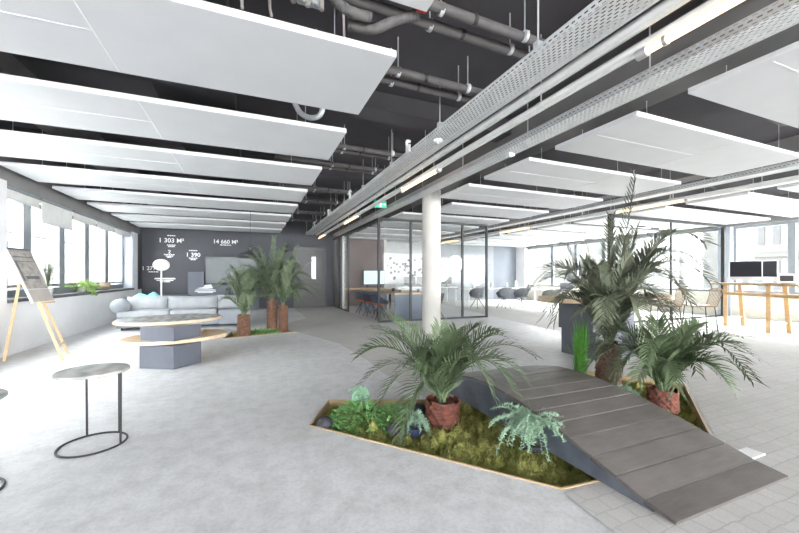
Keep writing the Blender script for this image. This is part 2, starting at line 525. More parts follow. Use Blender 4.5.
# ------------------------------------------------------------------ the setting
PLANTER = [(0.431, 2.96), (1.619, 1.526), (1.953, 1.50), (2.95, 1.43), (3.263, 1.65), (4.48, 2.5), (3.95, 3.33), (3.0, 3.2), (2.0, 2.99), (0.693, 3.50)]
FARBED = [(-0.52, 7.78), (0.20, 7.98), (0.90, 8.14), (0.62, 8.95), (-0.40, 8.75)]
def flat_with_holes(name, outer, holes, z, m, thick=0.0):
    bm = bmesh.new()
    edges = []
    for loop in [outer] + holes:
        vs = [bm.verts.new((x, y, z)) for x, y in loop]
        for i in range(len(vs)):
            edges.append(bm.edges.new((vs[i], vs[(i + 1) % len(vs)])))
    bmesh.ops.triangle_fill(bm, edges=edges, use_beauty=True, use_dissolve=False)
    bmesh.ops.recalc_face_normals(bm, faces=bm.faces)
    for f in bm.faces:
        if f.normal.z < 0: f.normal_flip()
    me = bpy.data.meshes.new(name); bm.to_mesh(me); bm.free()
    me.materials.append(m)
    o = bpy.data.objects.new(name, me); COL.objects.link(o)
    return o
fl = flat_with_holes('floor', [(-4, -9), (14.2, -9), (14.2, 17.2), (-4, 17.2)], [PLANTER, FARBED], 0, M['floor'])
struct(fl, 'pale mottled concrete floor across the whole office', 'floor')
c1 = flat_with_holes('floor_carpet', [(1.5, 14.6), (3.1, 14.6), (3.1, 8.9), (2.4, 5.95), (1.95, 3.15), (1.60, 3.16), (1.55, 3.6), (1.52, 4.2), (1.545, 4.95), (1.46, 6.4), (1.25, 7.1), (0.92, 8.1), (0.66, 8.97), (0.9, 9.8), (1.5, 10.7)], [], 0.004, M['carpet'])
struct(c1, 'grey speckled carpet lane running from the planter to the dark door', 'carpet')
c2 = flat_with_holes('floor_carpet', [(1.57, -9), (14.0, -9), (14.0, 17), (8.4, 17), (6.62, 8.2), (6.3, 6.05), (3.97, 3.36), (4.50, 2.5), (3.27, 1.63), (2.95, 1.41), (1.953, 1.48), (1.60, 1.50), (1.57, 1.1)], [], 0.004, M['carpet'])
struct(c2, 'grey cobble-patterned carpet around and beyond the wooden ramp', 'carpet')

o = MB().span((-4.2, -9, 3.46), (14.2, 17.2, 3.7)).build('ceiling', M['slab']); struct(o, 'dark painted concrete ceiling slab', 'ceiling')
for i, (x0, x1, z) in enumerate(((3.44, 4.02, 3.06), (8.05, 8.5, 3.2))):
    o = MB().span((x0, -9, z), (x1, 17, 3.47)).build('ceiling_beam', M['beam'])
    struct(o, ('grey ceiling beam running over the round column', 'grey ceiling beam above the far right cable trays')[i], 'beam')
for i, y in enumerate((1.1, 4.15, 7.2, 10.2, 13.2)):
    o = MB().span((-3.9, y, 3.24), (3.44, y + .34, 3.47)).build('ceiling_beam', M['slab'])
    struct(o, f'dark cross beam under the slab over the lounge, {nth(i)} from the camera', 'beam')
# left wall
o = MB().span((-3.9, -9, 0), (-3.43, 14.6, .80)).build('wall_left', M['wall_white']); struct(o, 'low white wall under the left windows', 'wall')
o = MB().span((-3.9, 6.6, .8), (-3.43, 7.33, 2.66)).build('wall_left', M['wall_white']); struct(o, 'white pier at the left picture edge behind the easel', 'wall')
o = MB().span((-3.9, -9, 2.62), (-3.47, 14.6, 3.46)).build('wall_left', M['beam']); struct(o, 'dark lintel strip above the left windows', 'wall')
o = MB().span((-3.9, 13.68, .8), (-3.43, 14.15, 2.62)).build('wall_left', M['wall_white']); struct(o, 'narrow white pillar at the far end of the left windows', 'pillar')
o = MB().span((-3.9, 14.15, .8), (-3.43, 14.6, 2.62)).build('wall_left', M['wall_slate']); struct(o, 'dark slate return wall past the white pillar', 'wall')
o = MB().span((-3.86, 13.62, .86), (-3.44, 13.68, 2.6)).build('trim_1', M['reveal']); struct(o, 'sky-tinted grey jamb lining at the far end of the left windows', 'trim')  # bluish sky light is put into the grey jamb's colour
o = MB().span((-3.88, 7.33, .80), (-3.40, 13.68, .86)).build('trim_2', M['ledge'], bevel=.006); struct(o, 'dark window ledge along the left windows', 'sill')
o = MB().span((-3.45, 6.7, 0), (-3.415, 14.6, .06)).build('baseboard_left', M['wall_white']); struct(o, 'white baseboard of the low left wall', 'baseboard')
def window(idx, y0, y1, x, side, z0, z1, transom, label, fw=.07, mt='frame'):
    """one window: a frame with mullions and a glass pane, in the plane X = x"""
    m = MB()
    d = .05
    m.span((x - d, y0, z0), (x + d, y0 + fw, z1)); m.span((x - d, y1 - fw, z0), (x + d, y1, z1))
    m.span((x - d, y0 + fw, z0), (x + d, y1 - fw, z0 + fw)); m.span((x - d, y0 + fw, z1 - fw), (x + d, y1 - fw, z1))
    if transom: m.span((x - d * .8, y0 + fw, transom), (x + d * .8, y1 - fw, transom + .045))
    o = m.build(f'window_{idx}', M[mt])
    struct(o, label, 'window')
    MB().span((x - .008, y0 + fw * .6, z0 + fw * .6), (x + .008, y1 - fw * .6, z1 - fw * .6)).build('glass_pane', M['glass'], o)
    return o
wy = [7.06, 8.42, 9.69, 10.94, 12.23, 13.62]
for i in range(5):
    window(i + 1, wy[i], wy[i + 1], -3.72, -1, .86, 2.6, 1.02, f'grey-framed left window, {nth(i)} from the easel', .12)
for i, (a, b) in enumerate(((2.9, 4.75), (4.75, 6.6))):
    window(i + 6, a, b, -3.72, -1, .8, 2.62, 0, ('grey-framed left window nearest the camera position, outside the picture', 'grey-framed left window just outside the left picture edge')[i], .09)
o = MB().span((-3.9, -2.6, .8), (-3.43, 2.9, 2.62)).build('wall_left', M['wall_white']); struct(o, 'unseen white left wall beside and behind the camera, added to shade the near floor', 'wall')  # solid stretch added out of view to keep daylight off the near floor
# roller blinds on the left
for i in range(5):
    t = thing('roller_blind', (f'roller blind half lowered over the second left window' if i == 1 else f'rolled-up roller blind on the {nth(i)} left window from the easel'), 'blind', (-3.53, 0, 0), 0, 'roller blinds on the left windows')
    a, b = max(wy[i], 7.36) + .02, wy[i + 1] - .02
    MB().tube([(0, a, 2.55), (0, b, 2.55)], .04, 14).build('roller', M['blind'], t, True)
    MB().span((-.05, a, 2.585), (.05, b, 2.62)).build('headrail', M['frame'], t)
    low = 2.2 if i == 1 else 2.44
    MB().span((.036, a + .02, low), (.04, b - .02, 2.56)).build('fabric', M['blind'], t)
    MB().span((.03, a + .02, low - .02), (.046, b - .02, low)).build('bottom_bar', M['alu'], t)
# back walls
o = MB().span((-4.2, -9.2, 0), (14.2, -9.0, .15)).build('wall_rear', M['wall_white']); struct(o, 'low unseen white wall under added openings behind the camera', 'wall')  # unseen rear wall added to cut rear light; its openings let some in
o = MB().span((-4.2, -9.2, 3.1), (14.2, -9.0, 3.46)).build('wall_rear', M['wall_white']); struct(o, 'unseen white lintel above added openings behind the camera', 'wall')
for i, x in enumerate((-4.0, .5, 5.0, 9.5, 14.0)):
    o = MB().span((x - .2, -9.2, .15), (x + .2, -9.0, 3.1)).build('wall_rear', M['wall_white']); struct(o, f'unseen white pier between added openings behind the camera, {nth(i)} from the left wall', 'pillar')
o = MB().span((-3.9, 14.6, 0), (3.13, 14.85, 3.46)).build('wall_back', M['wall_slate']); struct(o, 'dark slate back wall carrying white lettering', 'wall')
o = MB().span((3.13, 14.6, 0), (5.3, 14.85, 3.46)).build('wall_meeting', M['wall_brown']); struct(o, 'taupe wall at the end of the glazed meeting room', 'wall')
o = MB().span((5.3, 14.6, 0), (5.42, 15.9, 3.46)).build('wall_meeting', M['column']); struct(o, 'short pale return wall beside the taupe wall', 'wall')
o = MB().span((5.42, 15.9, 0), (8.2, 16.1, 3.46)).build('wall_far', mat('soft_white_wall', (.52, .53, .53), None, .8)); struct(o, 'white far wall sprinkled with dark dots', 'wall')
dm = MB()
rr = random.Random(3)
for k in range(46):
    x, z = rr.uniform(5.5, 8.1), rr.uniform(1.1, 2.1)
    dm.tube([(x, 15.905, z), (x, 15.89, z)], rr.uniform(.045, .07), 8)
dm.build('dot_stickers', M['sticker'], o)
o = MB().span((8.2, 15.9, 0), (12.0, 16.1, 3.46)).build('wall_far', mat('mid_grey_wall', (.30, .315, .33), None, .7)); struct(o, 'mid grey far wall behind the round frosted circles', 'wall')
o = MB().span((12.0, 15.9, 0), (13.65, 16.1, 3.46)).build('wall_far', M['wall_blue']); struct(o, 'pale blue-grey far wall behind the grey chairs', 'wall')
o = MB().span((13.5, 15.2, 0), (14.0, 15.9, 3.46)).build('wall_right', M['wall_white']); struct(o, 'white pillar between the blue-grey wall and the far windows', 'pillar')
o = MB().span((13.55, -9, 0), (13.9, 15.2, .73)).build('wall_right', mat('cream_low_wall', (0.74, .71, .62), None, .8)); struct(o, 'low cream wall under the right windows', 'wall')
o = MB().span((13.55, -9, 2.74), (13.9, 15.2, 3.46)).build('wall_right', M['beam']); struct(o, 'grey lintel above the right windows', 'wall')
o = MB().span((13.5, 6.3, .0), (13.9, 6.62, 2.74)).build('wall_right', M['reveal']); struct(o, 'grey pillar between the right windows beside the glass partition', 'pillar')
ry = [15.2, 13.5, 12.1, 10.7, 9.3, 7.95, 6.62]
for i in range(6):
    window(8 + i, ry[i + 1], ry[i], 13.72, 1, .73, 2.74, 0, f'bright right window beyond the glass partition, {nth(5 - i)} from the grey pillar', .075)
ry = [6.3, 5.02, 3.72, 2.4, 1.0, -.5, -2.0]
for i in range(6):
    window(14 + i, ry[i + 1], ry[i], 13.72, 1, .73, 2.74, 0, f'bright right window on the camera side of the grey pillar, {nth(i)} from it', .075)
# door in the back wall
o = MB().span((1.62, 14.55, 0), (2.72, 14.6, 2.3)).build('door_1', M['door']); struct(o, 'dark door with a narrow bright glazed slit in the slate wall', 'door')
m = MB(); m.span((1.54, 14.52, 0), (1.62, 14.61, 2.38)); m.span((2.72, 14.52, 0), (2.80, 14.61, 2.38)); m.span((1.62, 14.52, 2.3), (2.72, 14.61, 2.38)); m.build('door_frame', M['door'], o)
MB().span((2.22, 14.535, 1.12), (2.38, 14.56, 2.0)).build('glazed_slit', M['slit'], o)
m = MB(); m.tube([(1.72, 14.55, 1.05), (1.72, 14.49, 1.05), (1.84, 14.49, 1.05)], .011); m.build('door_handle', M['alu'], o, True)
# round column
o = MB().lathe([(.2, 0), (.2, 3.06)], 40).build('column', M['column'], smooth=True); o.location = (3.60, 6.92, 0); struct(o, 'round pale concrete column in front of the meeting room', 'column')

# glazed partitions ------------------------------------------------
def post_run(m, pts, z0, z1, w):
    for x, y in pts: m.span((x - w / 2, y - w / 2, z0), (x + w / 2, y + w / 2, z1))
o = MB(); post_run(o, [(3.1, 8.95), (4.02, 8.95), (5.66, 8.95), (6.5, 8.95)], 0, 2.76, .055)
o.span((3.1, 8.925, 2.7), (6.5, 8.975, 2.76)); o.span((3.1, 8.925, 0), (6.5, 8.975, .05)); o.span((4.95, 8.93, 0), (4.99, 8.97, .05))
o = o.build('partition_front', M['darkframe']); struct(o, 'black-framed glass front of the meeting room behind the column', 'glass partition')
for i, (a, b) in enumerate(((3.13, 3.99), (4.05, 5.63), (5.69, 6.47))):
    MB().span((a, 8.944, .05), (b, 8.956, 2.7)).build('glass_pane', M['glassp'], o)
def disc(m, cx, cz, r0, r1, y, a0=0, a1=2 * PI, n=40):
    vs = []; fs = []
    for i in range(n + 1):
        a = a0 + (a1 - a0) * i / n
        for r in (r0, r1): vs.append((cx + r * math.cos(a), y, cz + r * math.sin(a)))
    for i in range(n): fs.append((2 * i, 2 * i + 1, 2 * i + 3, 2 * i + 2))
    m.add(vs, fs)
m = MB(); disc(m, 5.42, 1.58, .0, .25, 8.935); disc(m, 4.98, 1.28, 0, .22, 8.935); disc(m, 6.15, 1.18, 0, .24, 8.935)
m.build('frosted_disc', M['frosted'], o)['label'] = 'filled white frosted circles on the glass'
m = MB(); disc(m, 6.14, 1.52, .15, .19, 8.936); disc(m, 6.14, 1.52, 0, .15, 8.937); disc(m, 5.28, 2.05, .19, .215, 8.936, PI, 2 * PI); disc(m, 6.14, 1.47, .08, .1, 8.93, PI, 2 * PI)
for dx in (-.05, .06): disc(m, 6.14 + dx, 1.57, .02, .035, 8.93, 0, 2 * PI, 16)
m.build('frosted_ring', M['frosted_thin'], o)
o = MB(); post_run(o, [(3.1, 12.15), (3.1, 13.1), (3.1, 13.6), (3.1, 14.5)], 0, 2.76, .06)
o.span((3.075, 8.95, 2.7), (3.125, 14.6, 2.76)); o.span((3.075, 12.15, 0), (3.125, 14.6, .05))
o = o.build('partition_side', M['darkframe']); struct(o, 'black-framed glass side of the meeting room along the corridor', 'glass partition')
for i, (a, b) in enumerate(((12.19, 13.07), (13.13, 13.57), (13.63, 14.47))):
    MB().span((3.094, a, .05), (3.106, b, 2.7)).build('glass_pane', M['glassp'], o)
m = MB(); m.span((3.06, 12.7, .06), (3.09, 12.95, 2.68)); m.build('white_film_strip', M['frosted'], o)
o = MB(); post_run(o, [(8.42, 6.4), (13.35, 6.4)], 0, 2.8, .09); post_run(o, [(10.83, 6.4)], 0, 2.8, .04)
o.span((8.4, 6.37, 2.72), (13.4, 6.43, 2.8)); o.span((8.4, 6.37, 0), (13.4, 6.43, .05))
o = o.build('partition_right', M['darkframe']); struct(o, 'dark-framed glass partition behind the tall palm on the right', 'glass partition')
for i, (a, b) in enumerate(((8.47, 10.78), (10.88, 13.3))): MB().span((a, 6.394, .05), (b, 6.406, 2.72)).build('glass_pane', M['glassp'], o)
m = MB()
for a, b, z, h in ((9.45, 9.75, 2.52, .04), (9.95, 10.3, 2.5, .04), (9.8, 9.98, 2.3, .09), (10.2, 10.32, 2.32, .1), (10.45, 10.66, 2.34, .17)):
    m.span((a, 6.385, z), (b, 6.393, z + h))
m.build('window_sticker', M['sticker'], o)['label'] = 'row of dark stickers on the glass'

o = MB().span((-4.4, -9.4, 3.72), (14.4, 17.4, 22)).build('wall_upper_shade_block', M['facade']); struct(o, 'unseen block added above the office to shade the facades outside', 'wall')  # unseen mass over the office, added to keep the sky lobes off the facades
# outside -----------------------------------------------------------
o = MB().span((-90, -60, -9.2), (110, 120, -9)).build('ground_outside', M['street']); struct(o, 'pale street far below the windows', 'ground')
def building(label, x0, x1, y0, y1, z1, face, floors, bays, win_w, win_h, zb=-9):
    t = thing('office_building', label, 'building', (0, 0, 0), 0, 'buildings across the street')
    MB().span((x0, y0, zb), (x1, y1, z1)).build('facade', M['facade'], t)
    fx = x1 if face > 0 else x0
    b = MB(); 
    fh = (z1 - zb) / floors
    for k in range(floors): b.span((fx, y0, zb + k * fh - .12), (fx + face * .25, y1, zb + k * fh + .18))
    b.build('string_course', M['facade_band'], t)
    cnt = 0
    for k in range(floors):
        zc = zb + (k + .55) * fh
        if zc < -4 or zc > 10: continue
        for j in range(bays):
            yc = y0 + (j + .5) * (y1 - y0) / bays
            MB().span((fx - .02, yc - win_w / 2, zc - win_h / 2), (fx + face * .05, yc + win_w / 2, zc + win_h / 2)).build('window', M['facade_glass'], t)
            cnt += 1
    return t
building('pale office block with wide horizontal bands seen through the left windows', -30, -17, 2, 62, 13, 1, 8, 9, 4.6, .9)
building('cream building with tall narrow windows seen past the monitors', 40, 55, -8, 17, 15, -1, 6, 26, .42, 2.6)
building('pale building with square windows beyond the glass partition', 44, 60, 24, 60, 11, -1, 5, 8, 1.6, 1.7)

# ------------------------------------------------------------------ ceiling panels, trays, lamps
PW, PZ, PT = .93, 2.80, .05
def panel_proto(length, label, x0, yfar, PW):
    t = thing('acoustic_panel', label, 'ceiling panel', (x0, yfar, PZ), 0, 'white panels hung from the ceiling')
    ps = MB().span((0, -PW, 0), (length, 0, PT)).build('panel_sheet', M['panel'], t, bevel=.004)
    m = MB()
    for f in (.02,): m.span((.06, -PW * .52, -.0025), (length * .55, -PW * .52 + .008, 0)); m.span((length * .55, -PW + .02, -.0025), (length * .55 + .008, -.02, 0))
    m.build('joint_strip', M['panel_edge'], ps)
    for x in (length * .1, length * .9):
        for y in (-.12, -PW + .12):
            MB().tube([(x, y, PT), (x, y, 3.46 - PZ)], .004, 6).build('hanger_wire', M['galv'], t)
    return t
def row(x0, length, ks, where, PW, special=None):
    proto = None
    for i, k in enumerate(ks):
        lab = f'white ceiling panel {where}, {nth(i)} from the camera'
        yf = 1.95 + 1.49 * k
        if special and k in special:
            panel_proto(special[k][1], lab, special[k][0], yf, PW); continue
        if proto is None: proto = panel_proto(length, lab, x0, yf, PW)
        else: copy_thing(proto, (x0, yf, PZ), 0, lab)
row(-3.32, 4.30, range(0, 9), 'over the lounge on the left', 1.01)
row(3.53, 3.33, range(0, 10), 'right of the round column beam', 1.04, {4: (4.08, 2.78)})
row(8.85, 4.55, range(1, 10), 'by the right windows', 1.08)

def tray(name, x0, x1, z, rail, label, y0=-1.5, y1=14.4, bracket=None, bed='tray'):
    t = thing(name, label, 'cable tray', (0, 0, 0), 0, 'perforated cable trays')
    MB().add([(x0, y0, z), (x1, y0, z), (x1, y1, z), (x0, y1, z)], [(0, 3, 2, 1)]).build('tray_bed', M[bed], t)
    for x in (x0, x1):
        MB().add([(x, y0, z), (x, y1, z), (x, y1, z + rail), (x, y0, z + rail)], [(0, 1, 2, 3)]).build('side_rail', M['tray_side'], t)
        MB().tube([(x, y0, z + rail), (x, y1, z + rail)], .006, 6).build('rail_lip', M['galv'], t)
        MB().tube([(x, y0, z), (x, y1, z)], .005, 6).build('rail_lip', M['galv'], t)
    k = 0; y = 2.1
    while y < y1:
        xx = x0 + .02 if bracket != 'right' else x1 - .02
        hr = MB().tube([(xx, y, z), (xx, y, 3.46)], .007, 6).build('hanger_rod', M['galv'], t)
        MB().box((xx, y, z + rail + .02), (.05, .05, .06)).build('rod_clamp', M['galv'], hr)
        y += 1.52
    return t
tray('cable_tray', 1.97, 2.245, 2.85, .06, 'wide perforated grey cable tray over the lounge edge, left of the tube lamps')
tray('cable_tray', 3.04, 3.28, 2.85, .07, 'narrow perforated cable tray right of the near tube lamps, above the column', bracket='right')
tray('cable_tray', 7.45, 7.72, 2.85, .07, 'slotted-rail cable tray on the left of the far right lamps', bed='panel_edge')
tray('cable_tray', 8.58, 8.80, 2.85, .07, 'slotted-rail cable tray beside the panels by the right windows', bracket='right', bed='panel_edge')
def conduit(x, z, r, label, y0=-1.5, y1=14.3):
    t = thing('conduit', label, 'conduit', (0, 0, 0))
    MB().tube([(x, y0, z), (x, y1, z)], r, 16).build('conduit_tube', M['pipe_white'], t, True)
    m = MB(); m.span((x - .012, y0, z - r - .022), (x + .012, y1, z - r)); m.build('mounting_rail', M['pipe_white'], t)
    y = 2.6
    while y < y1:
        MB().tube([(x, y, z + r), (x, y, 3.46)], .006, 6).build('hanger_rod', M['galv'], t)
        MB().tube([(x, y - .03, z), (x, y + .03, z)], r + .006, 16).build('pipe_clip', M['galv'], t)
        y += 2.13
    return t
conduit(2.36, 2.87, .034, 'pale metal conduit between the wide cable tray and the near tube lamps')
conduit(2.50, 2.80, .030, 'pale metal rail carrying the near row of tube lamps')
conduit(7.98, 2.78, .030, 'pale metal rail carrying the far right row of tube lamps')
def tube_lamp(x, z, y0, y1, label):
    t = thing('tube_lamp', label, 'lamp', (x, 0, z), 0, 'lit tube lamps under the ceiling')
    MB().tube([(0, y0, 0), (0, y1, 0)], .027, 18).build('lit_tube', M['lamp_on'], t, True)
    for y in (y0, y1):
        MB().tube([(0, y - .035, 0), (0, y + .035, 0)], .036, 18).build('end_cap', M['alu'], t, True)
    for y in (y0 + .15, y1 - .15): MB().tube([(0, y - .012, 0), (0, y + .012, 0)], .033, 18).build('clip_band', M['alu'], t, True)
for i in range(4):
    y = .3 + 4.28 * i
    tube_lamp(2.50, 2.745, y, y + 1.36, f'lit warm tube lamp over the corridor, {nth(i)} from the camera')
for i in range(3):
    y = .3 + 4.28 * (i + 1) - .15
    tube_lamp(7.98, 2.725, y, y + 1.5, f'lit warm tube lamp in the row over the right half, {nth(i)} from the camera')
# insulated pipes across the lounge bay
def pipe(y, z, label, x0=.35, x1=2.75, dy=.08):
    t = thing('insulated_pipe', label, 'pipe', (0, 0, 0), 0, 'insulated pipes under the dark ceiling')
    MB().tube([(x0, y - dy / 2, z), (x1, y + dy / 2, z)], .038, 14).build('insulation', M['insul'], t, True)
    for x in (1.28, 2.05):
        MB().tube([(x - .015, y, z), (x + .015, y, z)], .045, 14).build('clamp', M['galv'], t, True)
        MB().tube([(x, y, z + .04), (x, y, 3.46)], .006, 6).build('hanger_rod', M['galv'], t)
    for x in (.95, 1.55): MB().tube([(x, y - .005, z), (x + .03, y - .005, z)], .0405, 14).build('tape_band', M['black'], t)
i = 0
for y, z in ((2.31, 3.15), (3.14, 3.13), (5.25, 3.13), (6.1, 3.12), (7.9, 3.12), (9.2, 3.12), (10.9, 3.12), (12.4, 3.12)):
    for q in (0, 1):
        pipe(y + .18 * q, z, f'dark insulated pipe above the lounge edge, {nth(i // 2)} pair, ' + ('pipe on the camera side' if q == 0 else 'pipe on the far side')); i += 1
def curve_pts(p, n=24):
    """Catmull-Rom through p"""
    p = [Vector(q) for q in p]
    q = [p[0]] + p + [p[-1]]
    out = []
    for i in range(1, len(q) - 2):
        for k in range(n):
            t = k / n
            a, b, c, d = q[i - 1], q[i], q[i + 1], q[i + 2]
            out.append(.5 * ((2 * b) + (c - a) * t + (2 * a - 5 * b + 4 * c - d) * t * t + (3 * b - a - 3 * c + d) * t ** 3))
    out.append(p[-1])
    return out
def hose(pts, r, label):
    c = curve_pts(pts, 22)
    m = MB(); m.tube(c, [r * (1 + .06 * math.sin(i * 1.9)) for i in range(len(c))], 14)
    tag(m.build('flexible_hose', M['hose'], None, True), label, 'hose', 'flexible hoses over the lounge panels')
hose([(.36, 2.40, 3.36), (.48, 2.44, 3.15), (.62, 2.48, 3.08), (.80, 2.48, 3.07)], .036, 'thick grey flexible hose sagging behind the nearest lounge panel')
hose([(.66, 2.60, 3.06), (.84, 2.56, 3.05), (1.0, 2.48, 3.11), (1.15, 2.42, 3.15)], .036, 'second grey flexible hose, farther back behind the nearest lounge panel')
tag(MB().tube([(1.10, 2.33, 3.15), (1.17, 2.33, 3.15)], .044, 14).build('valve_collar', M['red'], None, True), 'small red collar on the hose end by the nearest pipe pair', 'valve')
# valve and loose cables at the hose start
t = thing('valve_manifold', 'cluttered metal valve manifold above the nearest lounge panel', 'valve', (.33, 2.45, 2.98))
m = MB(); m.box((0, 0, .22), (.10, .06, .34)); m.box((.03, -.03, .05), (.16, .03, .08)); m.build('bracket_plate', M['galv'], t)
for k in range(5): MB().lathe([(.016, -.05), (.016, .06), (.024, .07), (.024, .10)], 10, (-.08 + .045 * k, -.06, .03 + .02 * (k % 2))).build('valve_body', M['galv'] if k % 2 else M['cable'], t, True)
m = MB(); m.bar((-.1, -.04, .02), (.08, -.05, .36), .012, .012); m.bar((-.05, -.06, .0), (.12, -.03, .34), .01, .01); m.build('wire_bundle', M['cable'], t)
MB().tube([(0, 0, .35), (0, 0, .48)], .01, 8).build('hanger_rod', M['galv'], t)
def cable(pts, label, r=.009, m_='cable'):
    tag(MB().tube(curve_pts(pts, 12), r, 8).build('loose_cable', M[m_], None, True), label, 'cable')
cable([(.02, 2.55, 3.46), (-.02, 2.5, 3.2), (-.05, 2.45, 2.95), (-.05, 2.42, 2.856)], 'pale cable dropping to the nearest lounge panel, left of its twin')
cable([(.12, 2.55, 3.46), (.12, 2.5, 3.2), (.11, 2.45, 2.95), (.12, 2.42, 2.856)], 'pale cable dropping to the nearest lounge panel, right of its twin')
cable([(.62, 2.5, 3.46), (.60, 2.5, 3.2), (.61, 2.5, 2.856)], 'straight grey cable dropping beside the flexible hoses')
cable([(.42, 4.15, 3.2), (.5, 4.1, 3.02), (.62, 4.05, 2.96), (.72, 4.0, 3.02), (.74, 4.0, 3.3)], 'looped silver hose between the second and third lounge panels', .03, 'galv')
tag(MB().span((-.85, -.5, 2.98), (-.15, 14.3, 3.22)).build('air_duct', M['duct'], bevel=.01), 'long dark rectangular duct above the lounge panels', 'duct')
tag(MB().span((-2.4, -.5, 3.02), (-2.0, 14.3, 3.22)).build('air_duct', M['beam'], bevel=.01), 'narrower grey duct above the lounge panels near the left windows', 'duct')
# cables in the right bay trays
for i in range(6):
    y0 = 2.2 + 1.5 * i
    cable([(5.2, y0 + .1, 3.2), (5.7, y0, 3.0 + .05 * (i % 2)), (6.3, y0 + .05, 3.12), (6.9, y0, 3.02), (7.4, y0 + .02, 2.95)], f'dark cable loop above the right-hand panels, {nth(i)} from the camera', .022, 'hose')
    cable([(7.75, y0 + .5, 3.0), (8.0, y0 + .45, 2.92), (8.3, y0 + .5, 2.98), (8.6, y0 + .55, 2.94)], f'grey cable hanging between the two right-hand trays, {nth(i)} from the camera', .02, 'hose')
# small white sensors
def sensor(x, y, z, label, box=False):
    t = thing('ceiling_sensor', label, 'sensor', (x, y, z))
    if box: MB().box((0, 0, -.02), (.09, .07, .04)).build('sensor_body', M['white_plastic'], t, bevel=.006)
    else:
        MB().lathe([(.03, -.035), (.052, -.025), (.055, 0)], 20).build('sensor_body', M['white_plastic'], t, True)
    MB().lathe([(.012, -.05), (.016, -.03)], 12).build('sensor_lens', M['pipe_white'], t, True)
sensor(2.08, 3.83, 2.85, 'round white sensor under the wide cable tray')
sensor(3.2, 3.88, 2.85, 'square white sensor box under the narrow cable tray', True)
for i, (y) in enumerate((4.38, 7.42, 9.7, 12.0)):
    t = thing('cable_gland', f'white plastic cable outlet on the lounge-side rail of the wide tray, {nth(i)} from the camera', 'cable outlet', (1.93, y, 2.93))
    m = MB(); m.tube(curve_pts([(0, 0, -.02), (-.02, 0, .04), (-.01, 0, .075), (.03, 0, .07)], 6), .02, 8); m.build('outlet_elbow', M['white_plastic'], t, True)
    MB().box((.0, 0, -.03), (.03, .1, .1)).build('outlet_box', M['white_plastic'], t)
# exit sign
t = thing('exit_sign', 'lit green emergency exit sign hanging by the cable trays', 'sign', (2.76, 7.86, 2.80))
MB().box((0, 0, .08), (.30, .03, .16)).build('sign_plate', M['exit'], t, bevel=.004)
m = MB()
m.span((-.02, -.018, .02), (.03, -.0155, .14)); m.span((.05, -.018, .07), (.12, -.0155, .09))
m.add([(.10, -.018, .05), (.14, -.018, .08), (.10, -.018, .11)], [(0, 1, 2)])
m.ball((-.09, -.018, .125), (.014, .003, .014), 10, 6); m.bar((-.09, -.017, .11), (-.10, -.017, .065), .022, .003); m.bar((-.10, -.017, .065), (-.06, -.017, .03), .012, .003); m.bar((-.10, -.017, .065), (-.13, -.017, .02), .012, .003); m.bar((-.09, -.017, .10), (-.055, -.017, .08), .01, .003)
m.build('pictogram', M['exit_white'], t)
for x in (-.12, .12): MB().tube([(x, 0, .16), (x, 0, .66)], .004, 6).build('hanger_rod', M['galv'], t)
# pendant
t = thing('pendant_lamp', 'dark dome pendant lamp hanging behind the palms', 'lamp', (-.02, 9.64, 1.67))
MB().lathe([(.29, 0), (.285, .03), (.25, .09), (.16, .14), (.05, .17), (.03, .22)], 32).build('lamp_shade', M['duct'], t, True)
MB().lathe([(.06, .20), (.06, .26), (.02, .3)], 16).build('cap', M['duct'], t, True)
MB().tube([(0, 0, .28), (0, 0, 3.46 - 1.67)], .006, 6).build('cord', M['black'], t)

# ------------------------------------------------------------------ planter beds
def inside(x, y, poly):
    r = False; n = len(poly)
    for i in range(n):
        (x1, y1), (x2, y2) = poly[i], poly[(i + 1) % n]
        if (y1 > y) != (y2 > y) and x < (x2 - x1) * (y - y1) / (y2 - y1) + x1: r = not r
    return r
def edge_dist(x, y, poly):
    best = 9
    n = len(poly)
    for i in range(n):
        a, b = Vector(poly[i]), Vector(poly[(i + 1) % n])
        t = max(0, min(1, (Vector((x, y)) - a).dot(b - a) / (b - a).length_squared))
        best = min(best, (a + (b - a) * t - Vector((x, y))).length)
    return best
def tray_bed(name, label, poly, depth=.14):
    t = thing(name, label, 'planter', (poly[0][0], poly[0][1], -depth))
    ox, oy = poly[0]
    n = len(poly)
    m = MB()
    for i in range(n):
        a, b = Vector((*poly[i], 0)), Vector((*poly[(i + 1) % n], 0))
        d = (b - a).normalized(); nn = Vector((-d.y, d.x, 0)) 
        mid = (a + b) / 2 + nn * .01
        if not inside(mid.x, mid.y, poly): nn = -nn
        off = Vector((ox, oy, 0))
        m.bar(a + nn * .007 - off + Vector((0, 0, depth / 2 + .004)), b + nn * .007 - off + Vector((0, 0, depth / 2 + .004)), .014, depth + .006)
    m.build('wooden_rim', M['edge_wood'], t)
    MB().prism([(x - ox, y - oy) for x, y in poly], -.01, .0).build('bed_bottom', M['soil'], t)
    return t
tray_bed('sunken_planter', 'angular sunken planter with plywood rim under the wooden bridge', PLANTER)
tray_bed('sunken_planter', 'far sunken planter holding the three palms by the sofa', FARBED)
def moss_h(x, y):
    v = Vector((x, y, 0))
    a = noise.noise(v * 3.2) * .045 + noise.noise(v * 8.5 + Vector((5, 2, 1))) * .035
    b = abs(noise.noise(v * 14 + Vector((1, 9, 4)))) * .105 + noise.noise(v * 38) * .016 - .032
    return a + b
